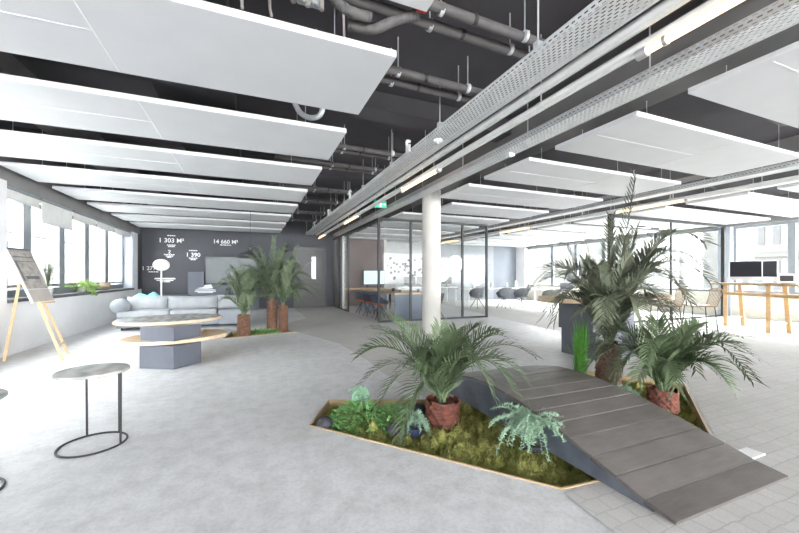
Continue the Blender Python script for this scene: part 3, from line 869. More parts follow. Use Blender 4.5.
def moss_bed(poly, label, step=.022, base=-.06, m_='moss', margin=.022):
    xs = [p[0] for p in poly]; ys = [p[1] for p in poly]
    nx = int((max(xs) - min(xs)) / step) + 2; ny = int((max(ys) - min(ys)) / step) + 2
    idx = {}; m = MB()
    for i in range(nx):
        for j in range(ny):
            x, y = min(xs) + i * step, min(ys) + j * step
            if inside(x, y, poly):
                e = edge_dist(x, y, poly)
                if e < margin * .6: continue
                h = base + moss_h(x, y) + min(.03, e * .12)
                idx[i, j] = len(m.v); m.v.append((x, y, h))
    for (i, j), a in list(idx.items()):
        q = [(i, j), (i + 1, j), (i + 1, j + 1), (i, j + 1)]
        if all(k in idx for k in q): m.f.append(tuple(idx[k] for k in q))
    rr = random.Random(5)
    vs = list(m.v)
    for (x, y, h) in vs:                       # short tufts of moss
        for q in range(2):
            a = rr.uniform(0, 2 * PI); l = rr.uniform(.012, .032); w = .0035
            px, py = x + rr.uniform(-.011, .011), y + rr.uniform(-.011, .011)
            dx, dy = math.cos(a), math.sin(a)
            m.add([(px - dy * w, py + dx * w, h - .004), (px + dy * w, py - dx * w, h - .004), (px + dx * l * .8, py + dy * l * .8, h + l)], [(0, 1, 2)])
    o = m.build('moss', M[m_], None, 'all')
    return tag(o, label, 'moss', None, 'stuff')
moss_bed(PLANTER, 'olive green moss covering the angular sunken planter')
moss_bed(FARBED, 'low green moss under the three far palms', .035)

# wooden bridge -----------------------------------------------------
def bz(y):
    ks = [(1.09, .0), (1.195, .032), (1.353, .078), (1.506, .115), (1.66, .155), (1.8, .19), (2.08, .245), (2.3, .272), (2.55, .288), (2.8, .28), (3.05, .235), (3.3, .17), (3.6, .08), (3.85, .0)]
    for (a, za), (b, zb) in zip(ks, ks[1:]):
        if y <= b: return za + (zb - za) * (y - a) / (b - a)
    return 0
BX0, BX1 = 1.887, 2.938
t = thing('wooden_bridge', 'low arched bridge of dark boards crossing the sunken planter', 'bridge', (BX0, 1.09, 0))
y = 1.09; step = .157
while y < 3.75:
    y2 = min(y + step, 3.85)
    a = Vector((0, y - 1.09, max(bz(y) - .024, 0))); b = Vector((0, y2 - 1.09, max(bz(y2) - .024, .0)))
    d = (b - a).normalized(); nn = Vector((0, -d.z, d.y)) * .024
    g = d * .003
    m = MB(); L = BX1 - BX0
    q = [a + g, b - g, b - g + nn, a + g + nn]
    if y == 1.09: q[0].z = .006
    m.add([Vector((x, 0, 0)) + p for x in (0, L) for p in q], [(0, 1, 2, 3), (4, 7, 6, 5), (0, 4, 5, 1), (3, 2, 6, 7), (0, 3, 7, 4), (1, 5, 6, 2)])
    m.build('board', M['plank'], t, bevel=.002)
    y = y2
for x in (.0, BX1 - BX0 - .02):
    m = MB()
    ys = [1.2 + .05 * k for k in range(54)]
    ys = [v for v in ys if v <= 3.80]
    vs = []
    for v in ys:
        for xx in (x, x + .02):
            vs.append((xx, v - 1.09, max(bz(v) - .026, .008))); vs.append((xx, v - 1.09, .005))
    fs = []
    for i in range(len(ys) - 1):
        b_, c_ = i * 4, i * 4 + 4
        fs += [(b_, b_ + 1, c_ + 1, c_), (b_ + 2, c_ + 2, c_ + 3, b_ + 3), (b_, c_, c_ + 2, b_ + 2), (b_ + 1, b_ + 3, c_ + 3, c_ + 1)]
    fs += [(0, 2, 3, 1), (len(vs) - 4, len(vs) - 3, len(vs) - 1, len(vs) - 2)]
    m.add(vs, fs)
    m.build('side_board', M['stringer'], t)['label'] = 'blue-grey painted side board'

# ------------------------------------------------------------------ palms
def bez(a, b, c, d, t):
    u = 1 - t
    return a * (u ** 3) + b * (3 * u * u * t) + c * (3 * u * t * t) + d * (t ** 3)
def frond(parent, tip, lift, mname, base=(0, 0, 0), leaf=.20, n=30, seed=0, width=.013, start=.1, droop=.12, w2=1.0):
    """feather leaf: a curved rib from base to tip with a row of narrow leaflets on both sides"""
    rr = random.Random(seed)
    a, d = Vector(base), Vector(tip)
    b = a + Vector(((d.x - a.x) * .18, (d.y - a.y) * .18, lift * .75 + (d.z - a.z) * .15))
    c = a + Vector(((d.x - a.x) * .62, (d.y - a.y) * .62, lift + (d.z - a.z) * .55))
    L = sum((bez(a, b, c, d, (i + 1) / 12) - bez(a, b, c, d, i / 12)).length for i in range(12))
    rib = MB()
    pts = [bez(a, b, c, d, i / 14) for i in range(15)]
    rib.tube(pts, [.009 * (1 - .8 * i / 14) * (0.6 + L * .4) for i in range(15)], 5)
    m = rib
    up = Vector((0, 0, 1))
    roll = rr.uniform(-.35, .35)
    for i in range(n):
        t = start + (1 - start) * i / (n - 1)
        p = bez(a, b, c, d, t)
        tg = (bez(a, b, c, d, min(1, t + .02)) - bez(a, b, c, d, t - .02)).normalized()
        sd = tg.cross(up)
        if sd.length < .08: sd = tg.cross(Vector((d.y - a.y, -(d.x - a.x), 0.2)))
        sd.normalize()
        nm = sd.cross(tg).normalized()
        sd = (sd * math.cos(roll) + nm * math.sin(roll)).normalized(); nm = sd.cross(tg).normalized()
        prof = math.sin(PI * min(1, (.16 + .84 * t)) ** .8) ** .55 if t < .98 else .45
        l = leaf * (.35 + .65 * prof) * rr.uniform(.85, 1.1)
        fwd = .8 + 1.0 * t
        for s in (-1, 1):
            dr = (sd * s + tg * fwd * rr.uniform(.85, 1.15) + nm * rr.uniform(.2, .55)).normalized()
            wv = dr.cross(nm).normalized() * width * w2 * .5
            mid = p + dr * l * .55
            end = p + dr * l - up * (l * droop * rr.uniform(.4, 1.2))
            k = nm * (width * .25)
            m.add([p - wv * .5, p + wv * .5, mid - wv + k, mid + wv + k, end], [(0, 1, 3, 2), (2, 3, 4)])
    return m.build('frond', M[mname], parent)
def trunk(parent, r0, r1, h, mname, seed=0, n=13):
    rr = random.Random(seed)
    m = MB()
    prof = [(r0 * .8, -.05), (r0, .0), (r0 * .96 + r1 * .04, h * .3), ((r0 + r1) / 2, h * .6), (r1, h * .92), (r1 * .75, h)]
    m.lathe(prof, 20)
    rows = max(3, int(h / .04))
    for i in range(rows):                      # overlapping stubs of cut leaf stalks
        z = h * (.05 + .93 * i / rows)
        rad = r0 + (r1 - r0) * z / h
        for k in range(n):
            a = 2 * PI * (k + .5 * (i % 2)) / n + rr.uniform(-.1, .1)
            ca, sa = math.cos(a), math.sin(a)
            w = rad * .36; hh = .065 * rr.uniform(.8, 1.2)
            b0 = Vector((ca * rad * .97, sa * rad * .97, z))
            tn = Vector((-sa, ca, 0)); ou = Vector((ca, sa, 0))
            m.add([b0 - tn * w, b0 + tn * w, b0 + tn * w * .75 + Vector((0, 0, hh)) + ou * .012, b0 - tn * w * .75 + Vector((0, 0, hh)) + ou * .012, b0 + ou * .026 + Vector((0, 0, hh * .55))],
                  [(0, 1, 4), (1, 2, 4), (2, 3, 4), (3, 0, 4)])
    return m.build('trunk', M[mname], parent)
RV, FV = Vector((.9245, -.381, 0)), Vector((.381, .9245, 0))   # across and away from where the photographer stood
def rel(r, f, z): v = RV * r + FV * f; return (v.x, v.y, z)
def palm(loc, label, spec, th, tr, bark, mname, nfill, rad, top, seed, leaf, group=None, tr2=None, width=.013, n=30, low=.05):
    t = thing('potted_palm', label, 'palm', loc, 0, group)
    trunk(t, tr, tr2 or tr, th, bark, seed)
    rr = random.Random(seed)
    for i, (r, f, z, lift) in enumerate(spec):
        frond(t, rel(r, f, z), lift, mname, (rr.uniform(-.03, .03), rr.uniform(-.03, .03), th - .02), leaf * rr.uniform(.9, 1.1), n, seed * 100 + i, width)
    for i in range(nfill):
        az = 2 * PI * (i * .382 + rr.uniform(-.05, .05))
        off = (az + 1.963 + PI) % (2 * PI) - PI      # angle from the side that faces the walkway
        if abs(off) < .65: az += .8 if off >= 0 else -.8
        e = rr.random()
        rd = rad * (1 - .55 * e) * rr.uniform(.8, 1.05)
        z = low + (top - low) * e * rr.uniform(.85, 1.0)
        frond(t, (rd * math.cos(az), rd * math.sin(az), z), (.18 + .25 * rr.random()) * (1 + rd), mname, (rr.uniform(-.03, .03), rr.uniform(-.03, .03), th - .02), leaf * rr.uniform(.75, 1.0), n, seed * 100 + 50 + i, width)
    return t
palm((1.47, 2.63, -.05), 'low spreading palm with reddish trunk in the front moss, left of the bridge',
     [(-.66, .0, .62, .36), (-.60, .15, .80, .3), (-.40, .25, .86, .22), (-.64, -.12, .42, .38), (.0, .2, .80, .1), (.34, .25, .80, .25), (.52, .25, .76, .32), (.78, .1, .58, .42), (.72, .0, .36, .48), (.52, -.2, .38, .48), (-.36, -.36, .06, .45), (-.5, -.25, .3, .42), (.18, .4, .74, .2), (-.24, .3, .78, .2), (.62, .3, .7, .36), (-.5, .35, .72, .3)],
     .21, .125, 'bark', 'frond', 12, .58, .62, 11, .23, None, None, .016, 26, .28)
palm((3.70, 2.84, -.05), 'tall palm with arching grey-green fronds between the bridge and the wood counter',
     [(.30, .0, 2.36, .1), (.10, .1, 1.9, .1), (.50, .3, 1.8, .15), (-.19, .15, 1.72, .15), (-.36, .2, 1.58, .2), (-.94, .0, 1.0, .95), (-.86, .2, 1.03, .75), (-.66, -.15, .8, .8), (1.16, .1, 1.66, .92), (1.08, -.05, 1.22, .85), (1.03, .2, 1.0, .98), (.95, .4, 1.5, .7), (.48, -.45, .30, 1.2), (.60, -.35, .6, .9), (.1, -.5, .6, .8), (-.32, -.45, .5, .85), (.75, -.2, 1.0, .8), (-.6, .3, 1.2, .6), (.25, .1, 1.7, .2), (.1, -.2, 1.45, .3), (.7, .1, 1.55, .5), (.85, .2, 1.78, .45), (-.1, .3, 1.45, .3), (.45, -.1, 1.3, .5), (-.45, .0, 1.3, .55), (1.0, .0, 1.42, .8), (.62, .3, 1.3, .6)],
     .50, .115, 'bark_dark', 'frond_grey', 16, .8, 1.5, 23, .27, None, .10, .0175, 40, .6)
palm((3.50, 2.14, -.05), 'bushy low palm with reddish trunk at the right edge of the bridge',
     [(.86, .1, .36, .55), (.84, .0, .52, .45), (.64, .25, .76, .35), (.40, .1, .80, .25), (.1, .2, .80, .15), (-.34, .1, .74, .28), (-.64, .05, .56, .42), (-.58, -.1, .24, .5), (-.68, .1, .34, .5), (.66, -.15, .36, .4), (.3, -.35, .36, .4), (-.15, -.35, .36, .4), (.5, .3, .72, .28), (-.25, .3, .7, .25), (.74, .2, .60, .4), (.7, .0, .7, .3), (-.5, .2, .68, .3)],
     .20, .105, 'bark', 'frond', 10, .58, .58, 37, .24, None, None, .016, 27, .3)
gp = 'palms in the far planter by the sofa'
palm((-.14, 8.12, -.05), 'short palm with thick tan trunk, left in the far planter', [(-.5, 0, .75, .3), (.5, 0, .8, .3), (-.3, 0, 1.25, .2), (.28, 0, 1.3, .2)], .45, .12, 'bark_tan', 'frond_far', 24, .62, 1.55, 41, .22, gp, .10, .022, 24, .6)
palm((.43, 8.48, -.05), 'tall slender palm in the far planter, crown reaching the dome lamp', [(.05, 0, 2.1, .1), (.3, 0, 1.9, .2), (-.75, 0, 1.45, .5), (-.6, 0, 1.1, .6), (.7, 0, 1.3, .5)], .72, .10, 'bark_tan', 'frond_far', 28, .85, 2.1, 43, .25, gp, .085, .022, 26, .8)
palm((.66, 8.36, -.05), 'right-hand palm with twin-like thin trunk at the right tip of the far planter', [(.75, 0, 1.1, .4), (.62, .1, 1.6, .3), (.3, 0, 1.9, .2), (.8, 0, .85, .5)], .62, .085, 'bark_tan', 'frond_far', 24, .75, 1.75, 47, .25, gp, .075, .022, 26, .7)

# ------------------------------------------------------------------ small plants in the planter
def shrub(name, loc, label, cat, n, rad, h, leaf, mname, seed, flat=1.0, wratio=.5, parts=None, group=None, z0=.0):
    """many small leaves on thin stems"""
    t = thing(name, label, cat, loc, 0, group)
    rr = random.Random(seed)
    m = MB(); st = MB()
    for i in range(n):
        a = rr.uniform(0, 2 * PI); u = rr.random() ** .5; el = rr.random()
        r = rad * u; z = z0 + h * (1 - u * u * .75) * rr.uniform(.35, 1)
        p = Vector((r * math.cos(a), r * math.sin(a) * flat, z))
        l = leaf * rr.uniform(.6, 1.2)
        d = Vector((math.cos(a) + rr.uniform(-.9, .9), math.sin(a) + rr.uniform(-.9, .9), rr.uniform(-.3, .8))).normalized()
        sd = d.cross(Vector((rr.uniform(-.3, .3), rr.uniform(-.3, .3), 1))).normalized()
        up = sd.cross(d)
        w = l * wratio * .5
        m.add([p, p + d * l * .5 + sd * w + up * l * .1, p + d * l, p + d * l * .5 - sd * w + up * l * .1], [(0, 1, 2), (0, 2, 3)])
        if i % 8 == 0: st.tube([(p.x * .3, p.y * .3, 0), (p.x * .75, p.y * .75, z * .7), p], .0025, 4)
    m.build('foliage', M[mname], t); st.build('stem', M['stem'], t)
    return t
def feathery(name, loc, label, cat, n, rad, h, mname, seed, pot=None):
    """arching plumes of fine needles"""
    t = thing(name, label, cat, loc)
    rr = random.Random(seed)
    m = MB()
    for i in range(n):
        a = rr.uniform(0, 2 * PI); rd = rad * rr.uniform(.15, 1)
        p0 = Vector((0, 0, .06)); p3 = Vector((rd * math.cos(a), rd * math.sin(a), h * rr.uniform(.2, 1.05)))
        p1 = p0 + Vector((p3.x * .1, p3.y * .1, h * .8)); p2 = Vector((p3.x * .65, p3.y * .65, h * 1.15))
        m.tube([bez(p0, p1, p2, p3, k / 6) for k in range(7)], .0018, 3, False)
        for k in range(26):
            tt = .2 + .8 * k / 25
            p = bez(p0, p1, p2, p3, tt)
            for q in range(6):
                d = Vector((rr.uniform(-1, 1), rr.uniform(-1, 1), rr.uniform(-.6, 1))).normalized() * rr.uniform(.014, .034)
                s_ = d.cross(Vector((rr.random(), rr.random(), rr.random()))).normalized() * .004
                m.add([p - s_, p + s_, p + d], [(0, 1, 2)])
    m.build('plume', M[mname], t)
    if pot: 
        MB().lathe([(.06, -.06), (.08, .07), (.075, .075), (.07, .05)], 20).build('pot', M[pot], t, True)
    return t
shrub('leafy_shrub', (.84, 2.95, -.08), 'bright green leafy shrub at the left tip of the sunken planter', 'shrub', 900, .25, .22, .055, 'leaf', 3)
shrub('leafy_shrub', (1.12, 2.84, -.08), 'darker green leafy shrub between the bright shrub and the front palm', 'shrub', 700, .2, .19, .05, 'leaf', 4)
feathery('feathery_fern', (.89, 3.08, -.06), 'pale mint fern rising behind the bright green shrub', 'fern', 26, .12, .27, 'leaf_mint', 5)
feathery('feathery_fern', (1.2, 2.6, -.06), 'small blue-green fern under the drooping front palm frond', 'fern', 26, .17, .16, 'leaf_blue', 15, 'potblue')
feathery('feathery_fern', (1.86, 2.02, -.06), 'blue-green feathery plant in a dark pot against the bridge side', 'fern', 105, .34, .28, 'leaf_blue', 6, 'stone')
feathery('feathery_fern', (3.22, 2.36, -.06), 'blue-green feathery plant between the two palms right of the bridge', 'fern', 40, .2, .2, 'leaf_blue', 8, 'potblue')
def stone(loc, r, label):
    m = MB(); m.ball((0, 0, 0), r, 20, 14)
    o = m.build('dark_stone', M['stone'], None, 'all'); o.location = loc
    tag(o, label, 'stone', 'dark stones in the moss')
stone((.555, 2.95, -.01), (.072, .072, .072), 'round charcoal stone at the left corner of the sunken planter')
stone((1.36, 2.86, .0), (.085, .085, .09), 'round charcoal stone behind the reddish front palm trunk')
stone((1.05, 2.68, -.02), (.06, .06, .055), 'dark stone half hidden under the leafy shrubs')
def clump(loc, label):
    t = thing('grass_clump', label, 'ornamental grass', loc)
    rr = random.Random(12)
    blades = MB()
    for i in range(130):
        a = rr.uniform(0, 2 * PI); r0 = .075 * rr.random() ** .5
        out = rr.uniform(.0, .07) if rr.random() < .8 else rr.uniform(.08, .2)
        h = rr.uniform(.5, .8) if out < .08 else rr.uniform(.35, .6)
        b = Vector((r0 * math.cos(a), r0 * math.sin(a), 0)); ou = Vector((math.cos(a), math.sin(a), 0))
        tn = Vector((-math.sin(a), math.cos(a), 0)) * rr.uniform(.004, .008)
        p1 = b + ou * out * .25 + Vector((0, 0, h * .6)); p2 = b + ou * out + Vector((0, 0, h))
        blades.add([b - tn, b + tn, p1 + tn * .9, p1 - tn * .9, p2], [(0, 1, 2, 3), (3, 2, 4)])
    blades.build('blades', M['grass'], t)
    MB().lathe([(.07, -.07), (.085, .0), (.08, .005)], 18).build('root_ball', M['soil'], t, True)
clump((3.72, 3.22, -.06), 'upright bright green grass clump behind the bridge')
shrub('ground_ivy', (.22, 8.22, -.08), 'low dark green ivy spreading between the far palm trunks', 'ivy', 900, .42, .16, .07, 'leaf', 9, .5)

# ------------------------------------------------------------------ lounge furniture
def oval(cx, cy, rx, ry, ang, n=48, p=2.0):
    out = []
    for k in range(n):
        a = 2 * PI * k / n
        c, s = math.cos(a), math.sin(a)
        x = rx * math.copysign(abs(c) ** (2 / p), c); y = ry * math.copysign(abs(s) ** (2 / p), s)
        out.append((cx + x * math.cos(ang) - y * math.sin(ang), cy + x * math.sin(ang) + y * math.cos(ang)))
    return out
t = thing('coffee_table', 'two-tier oval table with marble-like top and slate pedestal before the sofa', 'table', (-1.05, 5.95, 0))
q = [(-.303, -.292), (.12, -.52), (.40, -.19), (-.02, .04)]
MB().prism(q, 0, .30).build('lower_pedestal', M['pedestal'], t, bevel=.004)
MB().prism([(x * .98, y * .98 + .01) for x, y in q], .36, .54).build('upper_pedestal', M['pedestal'], t, bevel=.004)
MB().prism(oval(.06, .10, .66, .52, R(20)), .31, .36).build('lower_shelf', M['pale_wood'], t, bevel=.008)['label'] = 'pale wooden lower tier'
MB().prism(oval(-.08, .44, .70, .58, R(20)), .54, .575).build('top_edge', M['pale_wood'], t, bevel=.004)
MB().prism(oval(-.08, .44, .685, .565, R(20)), .575, .583).build('table_top', M['marble'], t)['label'] = 'grey veined top'
def side_table(loc, label, rz=0):
    t = thing('side_table', label, 'side table', loc, rz, 'small marble side tables')
    MB().lathe([(.206, .515), (.213, .52), (.213, .535), (.206, .54)], 48, (0, 0, 0), 1, .95).build('table_top', M['marble'], t, True)
    MB().tube([(.196 * math.cos(2 * PI * k / 48), .196 * math.sin(2 * PI * k / 48), .008) for k in range(48)], .007, 8, closed=True).build('base_ring', M['black'], t, True)
    for a in (R(-22), R(56), R(118)):
        x, y = .196 * math.cos(a), .196 * math.sin(a)
        MB().tube([(x, y, .01), (x, y * .93, .516)], .0075, 8).build('leg', M['black'], t, True)
side_table((-1.045, 3.215, 0), 'round marble side table on a black wire ring base in the left foreground')
side_table((-1.50, 2.72, 0), 'round marble side table cut off by the left picture edge', R(180))
# easel and its board
t = thing('easel', 'pine tripod easel holding the picture board by the left wall', 'easel', (-2.8, 6.95, 0))
def eb(a, b, nm='leg', w=.035, h=.022): MB().bar(Vector(a) - Vector((-2.8, 6.95, 0)), Vector(b) - Vector((-2.8, 6.95, 0)), w, h).build(nm, M['easel_wood'], t, bevel=.003)
eb((-2.50, 6.62, 0.005), (-3.29, 7.52, 1.25)); eb((-2.62, 7.12, 0.005), (-3.28, 7.59, 1.25)); eb((-3.23, 6.84, 0.005), (-3.34, 7.50, 1.25))
eb((-2.60, 6.75, .19), (-2.70, 7.19, .19), 'crossbar', .02, .03)
eb((-2.99, 7.16, .80), (-2.94, 7.48, .80), 'ledge', .05, .02)
yaw, lean = 1.4007, .3895
t = thing('picture_board', 'tilted board printed with a grey terrace photograph, standing on the easel', 'picture', (-3.0266, 7.0974, .815), yaw)
rot = Matrix.Rotation(-lean, 3, 'X')
def board(nm, x0, x1, z0, z1, y0, y1, m_, lab=None, par=None):
    m = MB(); c = rot @ Vector(((x0 + x1) / 2, (y0 + y1) / 2, (z0 + z1) / 2)); m.box(c, (x1 - x0, y1 - y0, z1 - z0), rot)
    o = m.build(nm, m_, t if par is None else par)
    if lab: o['label'] = lab
    return o
board('board', 0, .45, 0, .89, -.0, .03, M['wall_white'])
pp = board('photo_print', .012, .438, .22, .87, -.004, 0, M['poster'], 'printed photograph')
board('caption_field', .012, .438, .01, .21, -.003, 0, mat('pale_taupe_print', (.5, .46, .42), None, .6), 'pale taupe caption field')
board('dark_band', .0, .45, .86, .89, -.006, 0, M['ledge'], None, pp); board('dark_band', .03, .42, .74, .755, -.007, 0, M['ledge'], None, pp)
board('dark_band', .03, .06, .35, .68, -.007, 0, M['ledge'], None, pp); board('dark_band', .1, .36, .38, .43, -.007, 0, M['ledge'], None, pp); board('dark_band', .02, .43, .67, .68, -.007, 0, M['ledge'], None, pp)
# sofa
t = thing('sofa', 'long pale grey sofa against the lounge view behind the oval table', 'sofa', (-2.75, 9.6, 0))
L = 2.75
sb = MB().span((.0, .12, .06), (L, 1.0, .30)).build('base', M['sofa'], t, bevel=.02, seg=3)
MB().span((.02, .02, .30), (1.0, .78, .44)).build('seat_cushion', M['sofa_light'], t, bevel=.04, seg=4)
MB().span((1.02, .02, .30), (1.98, .78, .44)).build('seat_cushion', M['sofa_light'], t, bevel=.04, seg=4)
MB().span((2.02, .0, .06), (L, .78, .42)).build('seat_cushion', M['sofa'], t, bevel=.04, seg=4)
MB().span((.0, .80, .06), (L, 1.04, .60)).build('back', M['sofa'], t, bevel=.05, seg=4)
for x in (.08, L - .08):
    for y in (.2, .92): MB().tube([(x, y, 0), (x, y, .07)], .02, 10).build('leg', M['black'], sb)
def cushion(name, loc, dims, rx, rz, m_, label, group):
    bm = bmesh.new()
    bmesh.ops.create_grid(bm, x_segments=14, y_segments=10, size=1)
    vs = [v.co.copy() for v in bm.verts]; fs = [[v.index for v in f.verts] for f in bm.faces]
    bm.free()
    m = MB(); w, h, dth = dims
    def pt(v, s):
        e = (1 - abs(v.x) ** 3.2) * (1 - abs(v.y) ** 3.2)
        k = 1 + .05 * (abs(v.x) * abs(v.y)) ** 2
        return Vector((v.x * w / 2 * k, s * dth / 2 * max(e, 0) ** .5, v.y * h / 2 * k + h / 2))
    rt = Matrix.Rotation(rx, 3, 'X')
    n = len(vs)
    m.add([rt @ pt(v, -1) for v in vs], fs); m.add([rt @ pt(v, 1) for v in vs], [f[::-1] for f in fs])
    o = m.build(name, m_, None, 'all')
    o.location = loc; o.rotation_euler = (0, 0, rz)
    return tag(o, label, 'cushion', group)
gc = 'back cushions on the sofa'
cushion('sofa_cushion', (-2.28, 10.2, .385), (.80, .35, .26), -.18, 0, M['sofa_light'], 'wide pale grey cushion, leftmost of the square cushions on the sofa', gc)
cushion('sofa_cushion', (-1.33, 10.2, .385), (1.05, .35, .26), -.18, 0, M['sofa_light'], 'widest pale grey cushion in the middle of the sofa', gc)
cushion('sofa_cushion', (-.42, 10.2, .385), (.72, .36, .26), -.18, 0, M['sofa_light'], 'pale grey cushion at the right end of the sofa behind the short palm', gc)
o = MB().ball((0, 0, .17), (.19, .25, .18), 24, 14).build('round_cushion', M['sofa'], None, 'all'); o.location = (-2.70, 9.82, .37); tag(o, 'round grey bolster cushion at the left end of the sofa', 'cushion', gc)
def cloth(loc, label, seed):
    m = MB(); m.ball((0, 0, 0), (.17, .1, .1), 22, 14)
    m.v = [tuple(Vector(v) * (1 + .35 * noise.noise(Vector(v) * 9 + Vector((seed, 0, 0)))) + Vector((0, 0, .06 * max(0, 1 - abs(v[0]) * 9)))) for v in m.v]
    o = m.build('bunched_cloth', M['turq'], None, 'all'); o.location = loc; tag(o, label, 'cloth', 'turquoise cloth on the sofa back')
cloth((-2.50, 10.52, .675), 'left turquoise cloth bundle on the sofa back', 1)
cloth((-2.24, 10.52, .675), 'right turquoise cloth bundle on the sofa back', 5)
# sideboard behind sofa, floor lamp
t = thing('low_console', 'low dark console behind the sofa carrying the globe lamp', 'console', (-1.9, 12.6, 0))
MB().span((-1.3, -.2, .55), (.15, .2, .66)).build('top', M['ledge'], t)
for x in (-1.25, .1): MB().span((x - .03, -.18, 0), (x + .03, .18, .55)).build('leg', M['black'], t)
t = thing('globe_lamp', 'white globe floor lamp on a thin white stem behind the sofa', 'lamp', (-2.40, 12.25, 0))
MB().lathe([(.16, 0), (.16, .02), (.02, .03)], 24).build('base', M['white_plastic'], t, True)
MB().tube([(0, 0, .02), (0, 0, 1.4)], .02, 12).build('stem', M['white_plastic'], t, True)
MB().ball((0, 0, 1.55), (.21, .21, .17), 28, 18).build('globe', M['globe'], t, 'all')
# screen wall
t = thing('wall_screen', 'large flat grey-green screen on the slate wall behind the palms', 'screen', (-1.5, 14.47, .98))
bz_ = MB().span((0, -.03, 0), (1.72, .06, .95)).build('bezel', M['ledge'], t)
MB().span((.02, -.036, .02), (1.70, -.03, .93)).build('display', M['screen_grey'], bz_)
MB().span((.5, .06, .3), (1.2, .13, .6)).build('wall_mount', M['black'], t)
t = thing('media_panel', 'L-shaped blue-grey panel standing behind the sofa below the screen', 'panel', (-2.03, 14.35, 0))
MB().span((0, 0, 0), (.50, .22, 1.38)).build('tall_section', M['slate_panel'], t, bevel=.005)
MB().span((.50, 0, 0), (2.3, .22, .93)).build('low_section', M['slate_panel'], t, bevel=.005)
def lettering(s, x, z, size, label, y=14.585, m_='white_paint'):
    c = bpy.data.curves.new('wall_lettering', 'FONT')
    c.body = s; c.size = size; c.align_x = 'CENTER'; c.offset = size * .015; c.extrude = .004
    c.materials.append(M[m_])
    tmp = bpy.data.objects.new('lettering_curve', c); COL.objects.link(tmp)
    me = bpy.data.meshes.new_from_object(tmp.evaluated_get(bpy.context.evaluated_depsgraph_get()))
    me.materials.clear(); me.materials.append(M[m_])
    bpy.data.objects.remove(tmp); bpy.data.curves.remove(c)
    o = bpy.data.objects.new('wall_lettering', me); COL.objects.link(o)
    o.location = (x, y, z); o.rotation_euler = (R(90), 0, 0)
    return tag(o, label, 'lettering', 'white lettering on the slate wall')
def captions(o, x, rows, y=14.59):
    """small illegible caption lines as thin painted strokes"""
    rr = random.Random(int(x * 100))
    m = MB()
    for z, w in rows:
        xx = x - w / 2
        while xx < x + w / 2:
            l = rr.uniform(.03, .08); m.span((xx, y - .006, z), (min(xx + l, x + w / 2), y, z + .035)); xx += l + .015
    c = m.build('caption_lines', M['white_paint'], o); c.matrix_parent_inverse = (Matrix.Translation(o.location) @ o.rotation_euler.to_matrix().to_4x4()).inverted()
o = lettering('1 303 M²', -2.56, 2.40, .21, 'white number 1 303 M² high on the left of the slate wall'); captions(o, -2.56, [(2.62, .25), (2.29, .26), (2.24, .2)])
o = lettering('14 660 M²', -.86, 2.42, .20, 'white number 14 660 M² above the grey-green screen'); captions(o, -.86, [(2.35, .36)])
o = lettering('1 390', -1.90, 1.92, .20, 'white number 1 390 left of the grey-green screen'); captions(o, -1.90, [(2.12, .26), (1.85, .26), (1.8, .16)])
o = lettering('1 277', -3.22, 1.44, .18, 'white number 1 277 beside the globe lamp'); captions(o, -3.08, [(1.36, .3)])
o = lettering('2', -2.62, 2.02, .17, 'single white digit 2 with captions below the top left number'); captions(o, -2.62, [(1.96, .32), (1.91, .22), (1.87, .14)])
o = MB().span((-3.05, 14.58, 1.15), (-2.45, 14.595, 1.17)).build('wall_lettering', M['white_paint']); tag(o, 'lines of small white captions behind the lamp stem', 'lettering', 'white lettering on the slate wall')
m = MB()
for z, w in ((1.12, .62), (1.07, .5), (1.02, .3)):
    m.span((-2.75 - w / 2, 14.58, z), (-2.75 + w / 2, 14.595, z + .03))
m.build('caption_lines', M['white_paint'], o)
m = MB(); m.add([(0, 0, 0), (.22, 0, .05), (.26, 0, .12), (.46, 0, .14), (.52, 0, 0), (.30, 0, -.02)], [(0, 5, 4, 3, 2, 1)])
o = m.build('wall_emblem', M['white_paint']); o.location = (-1.77, 14.345, .80); tag(o, 'white emblem shape painted low on the blue-grey panel', 'emblem')
m = MB()
for z, w in ((-.07, .62), (-.12, .66), (-.16, .48)): m.span((.28 - w / 2, -.003, z), (.28 + w / 2, .004, z + .03))
m.build('caption_lines', M['white_paint'], o)
# on the window ledge
shrub('trailing_plant', (-3.58, 10.35, .86), 'lime green trailing plant in a white pot on the left window ledge', 'plant', 420, .30, .24, .09, 'leaf_lime', 21, 1, .6, z0=.04)
t2 = bpy.data.objects['trailing_plant']
MB().lathe([(.07, 0), (.095, .13), (.085, .135)], 20).build('pot', M['pot_white'], t2, True)
m = MB(); rr = random.Random(4)
for k in range(60):
    s_ = rr.uniform(0, 1); p = Vector((.12 + .08 * s_, .12 * rr.uniform(-1, 2.2), .1 - .16 * s_)); d = Vector((rr.uniform(0, 1), rr.uniform(-1, 1), rr.uniform(-.8, .3))).normalized() * .08; w = Vector((0, .03, .01))
    m.add([p, p + d * .5 + w, p + d, p + d * .5 - w], [(0, 1, 2), (0, 2, 3)])
m.build('trailing_shoots', M['leaf_lime'], t2)
t = thing('wicker_bowl', 'tan woven bowl on the left window ledge beyond the lime plant', 'basket', (-3.60, 11.75, .86))
MB().lathe([(.09, 0), (.15, .05), (.17, .11), (.14, .19), (.12, .17), (.07, .05)], 28).build('woven_body', M['wicker'], t, True)
t = thing('spiky_plant', 'thin spiky plant in a white pot on the ledge behind the picture board', 'plant', (-3.60, 8.95, .86))
MB().lathe([(.06, 0), (.08, .12), (.07, .125)], 18).build('pot', M['pot_white'], t, True)
m = MB(); rr = random.Random(8)
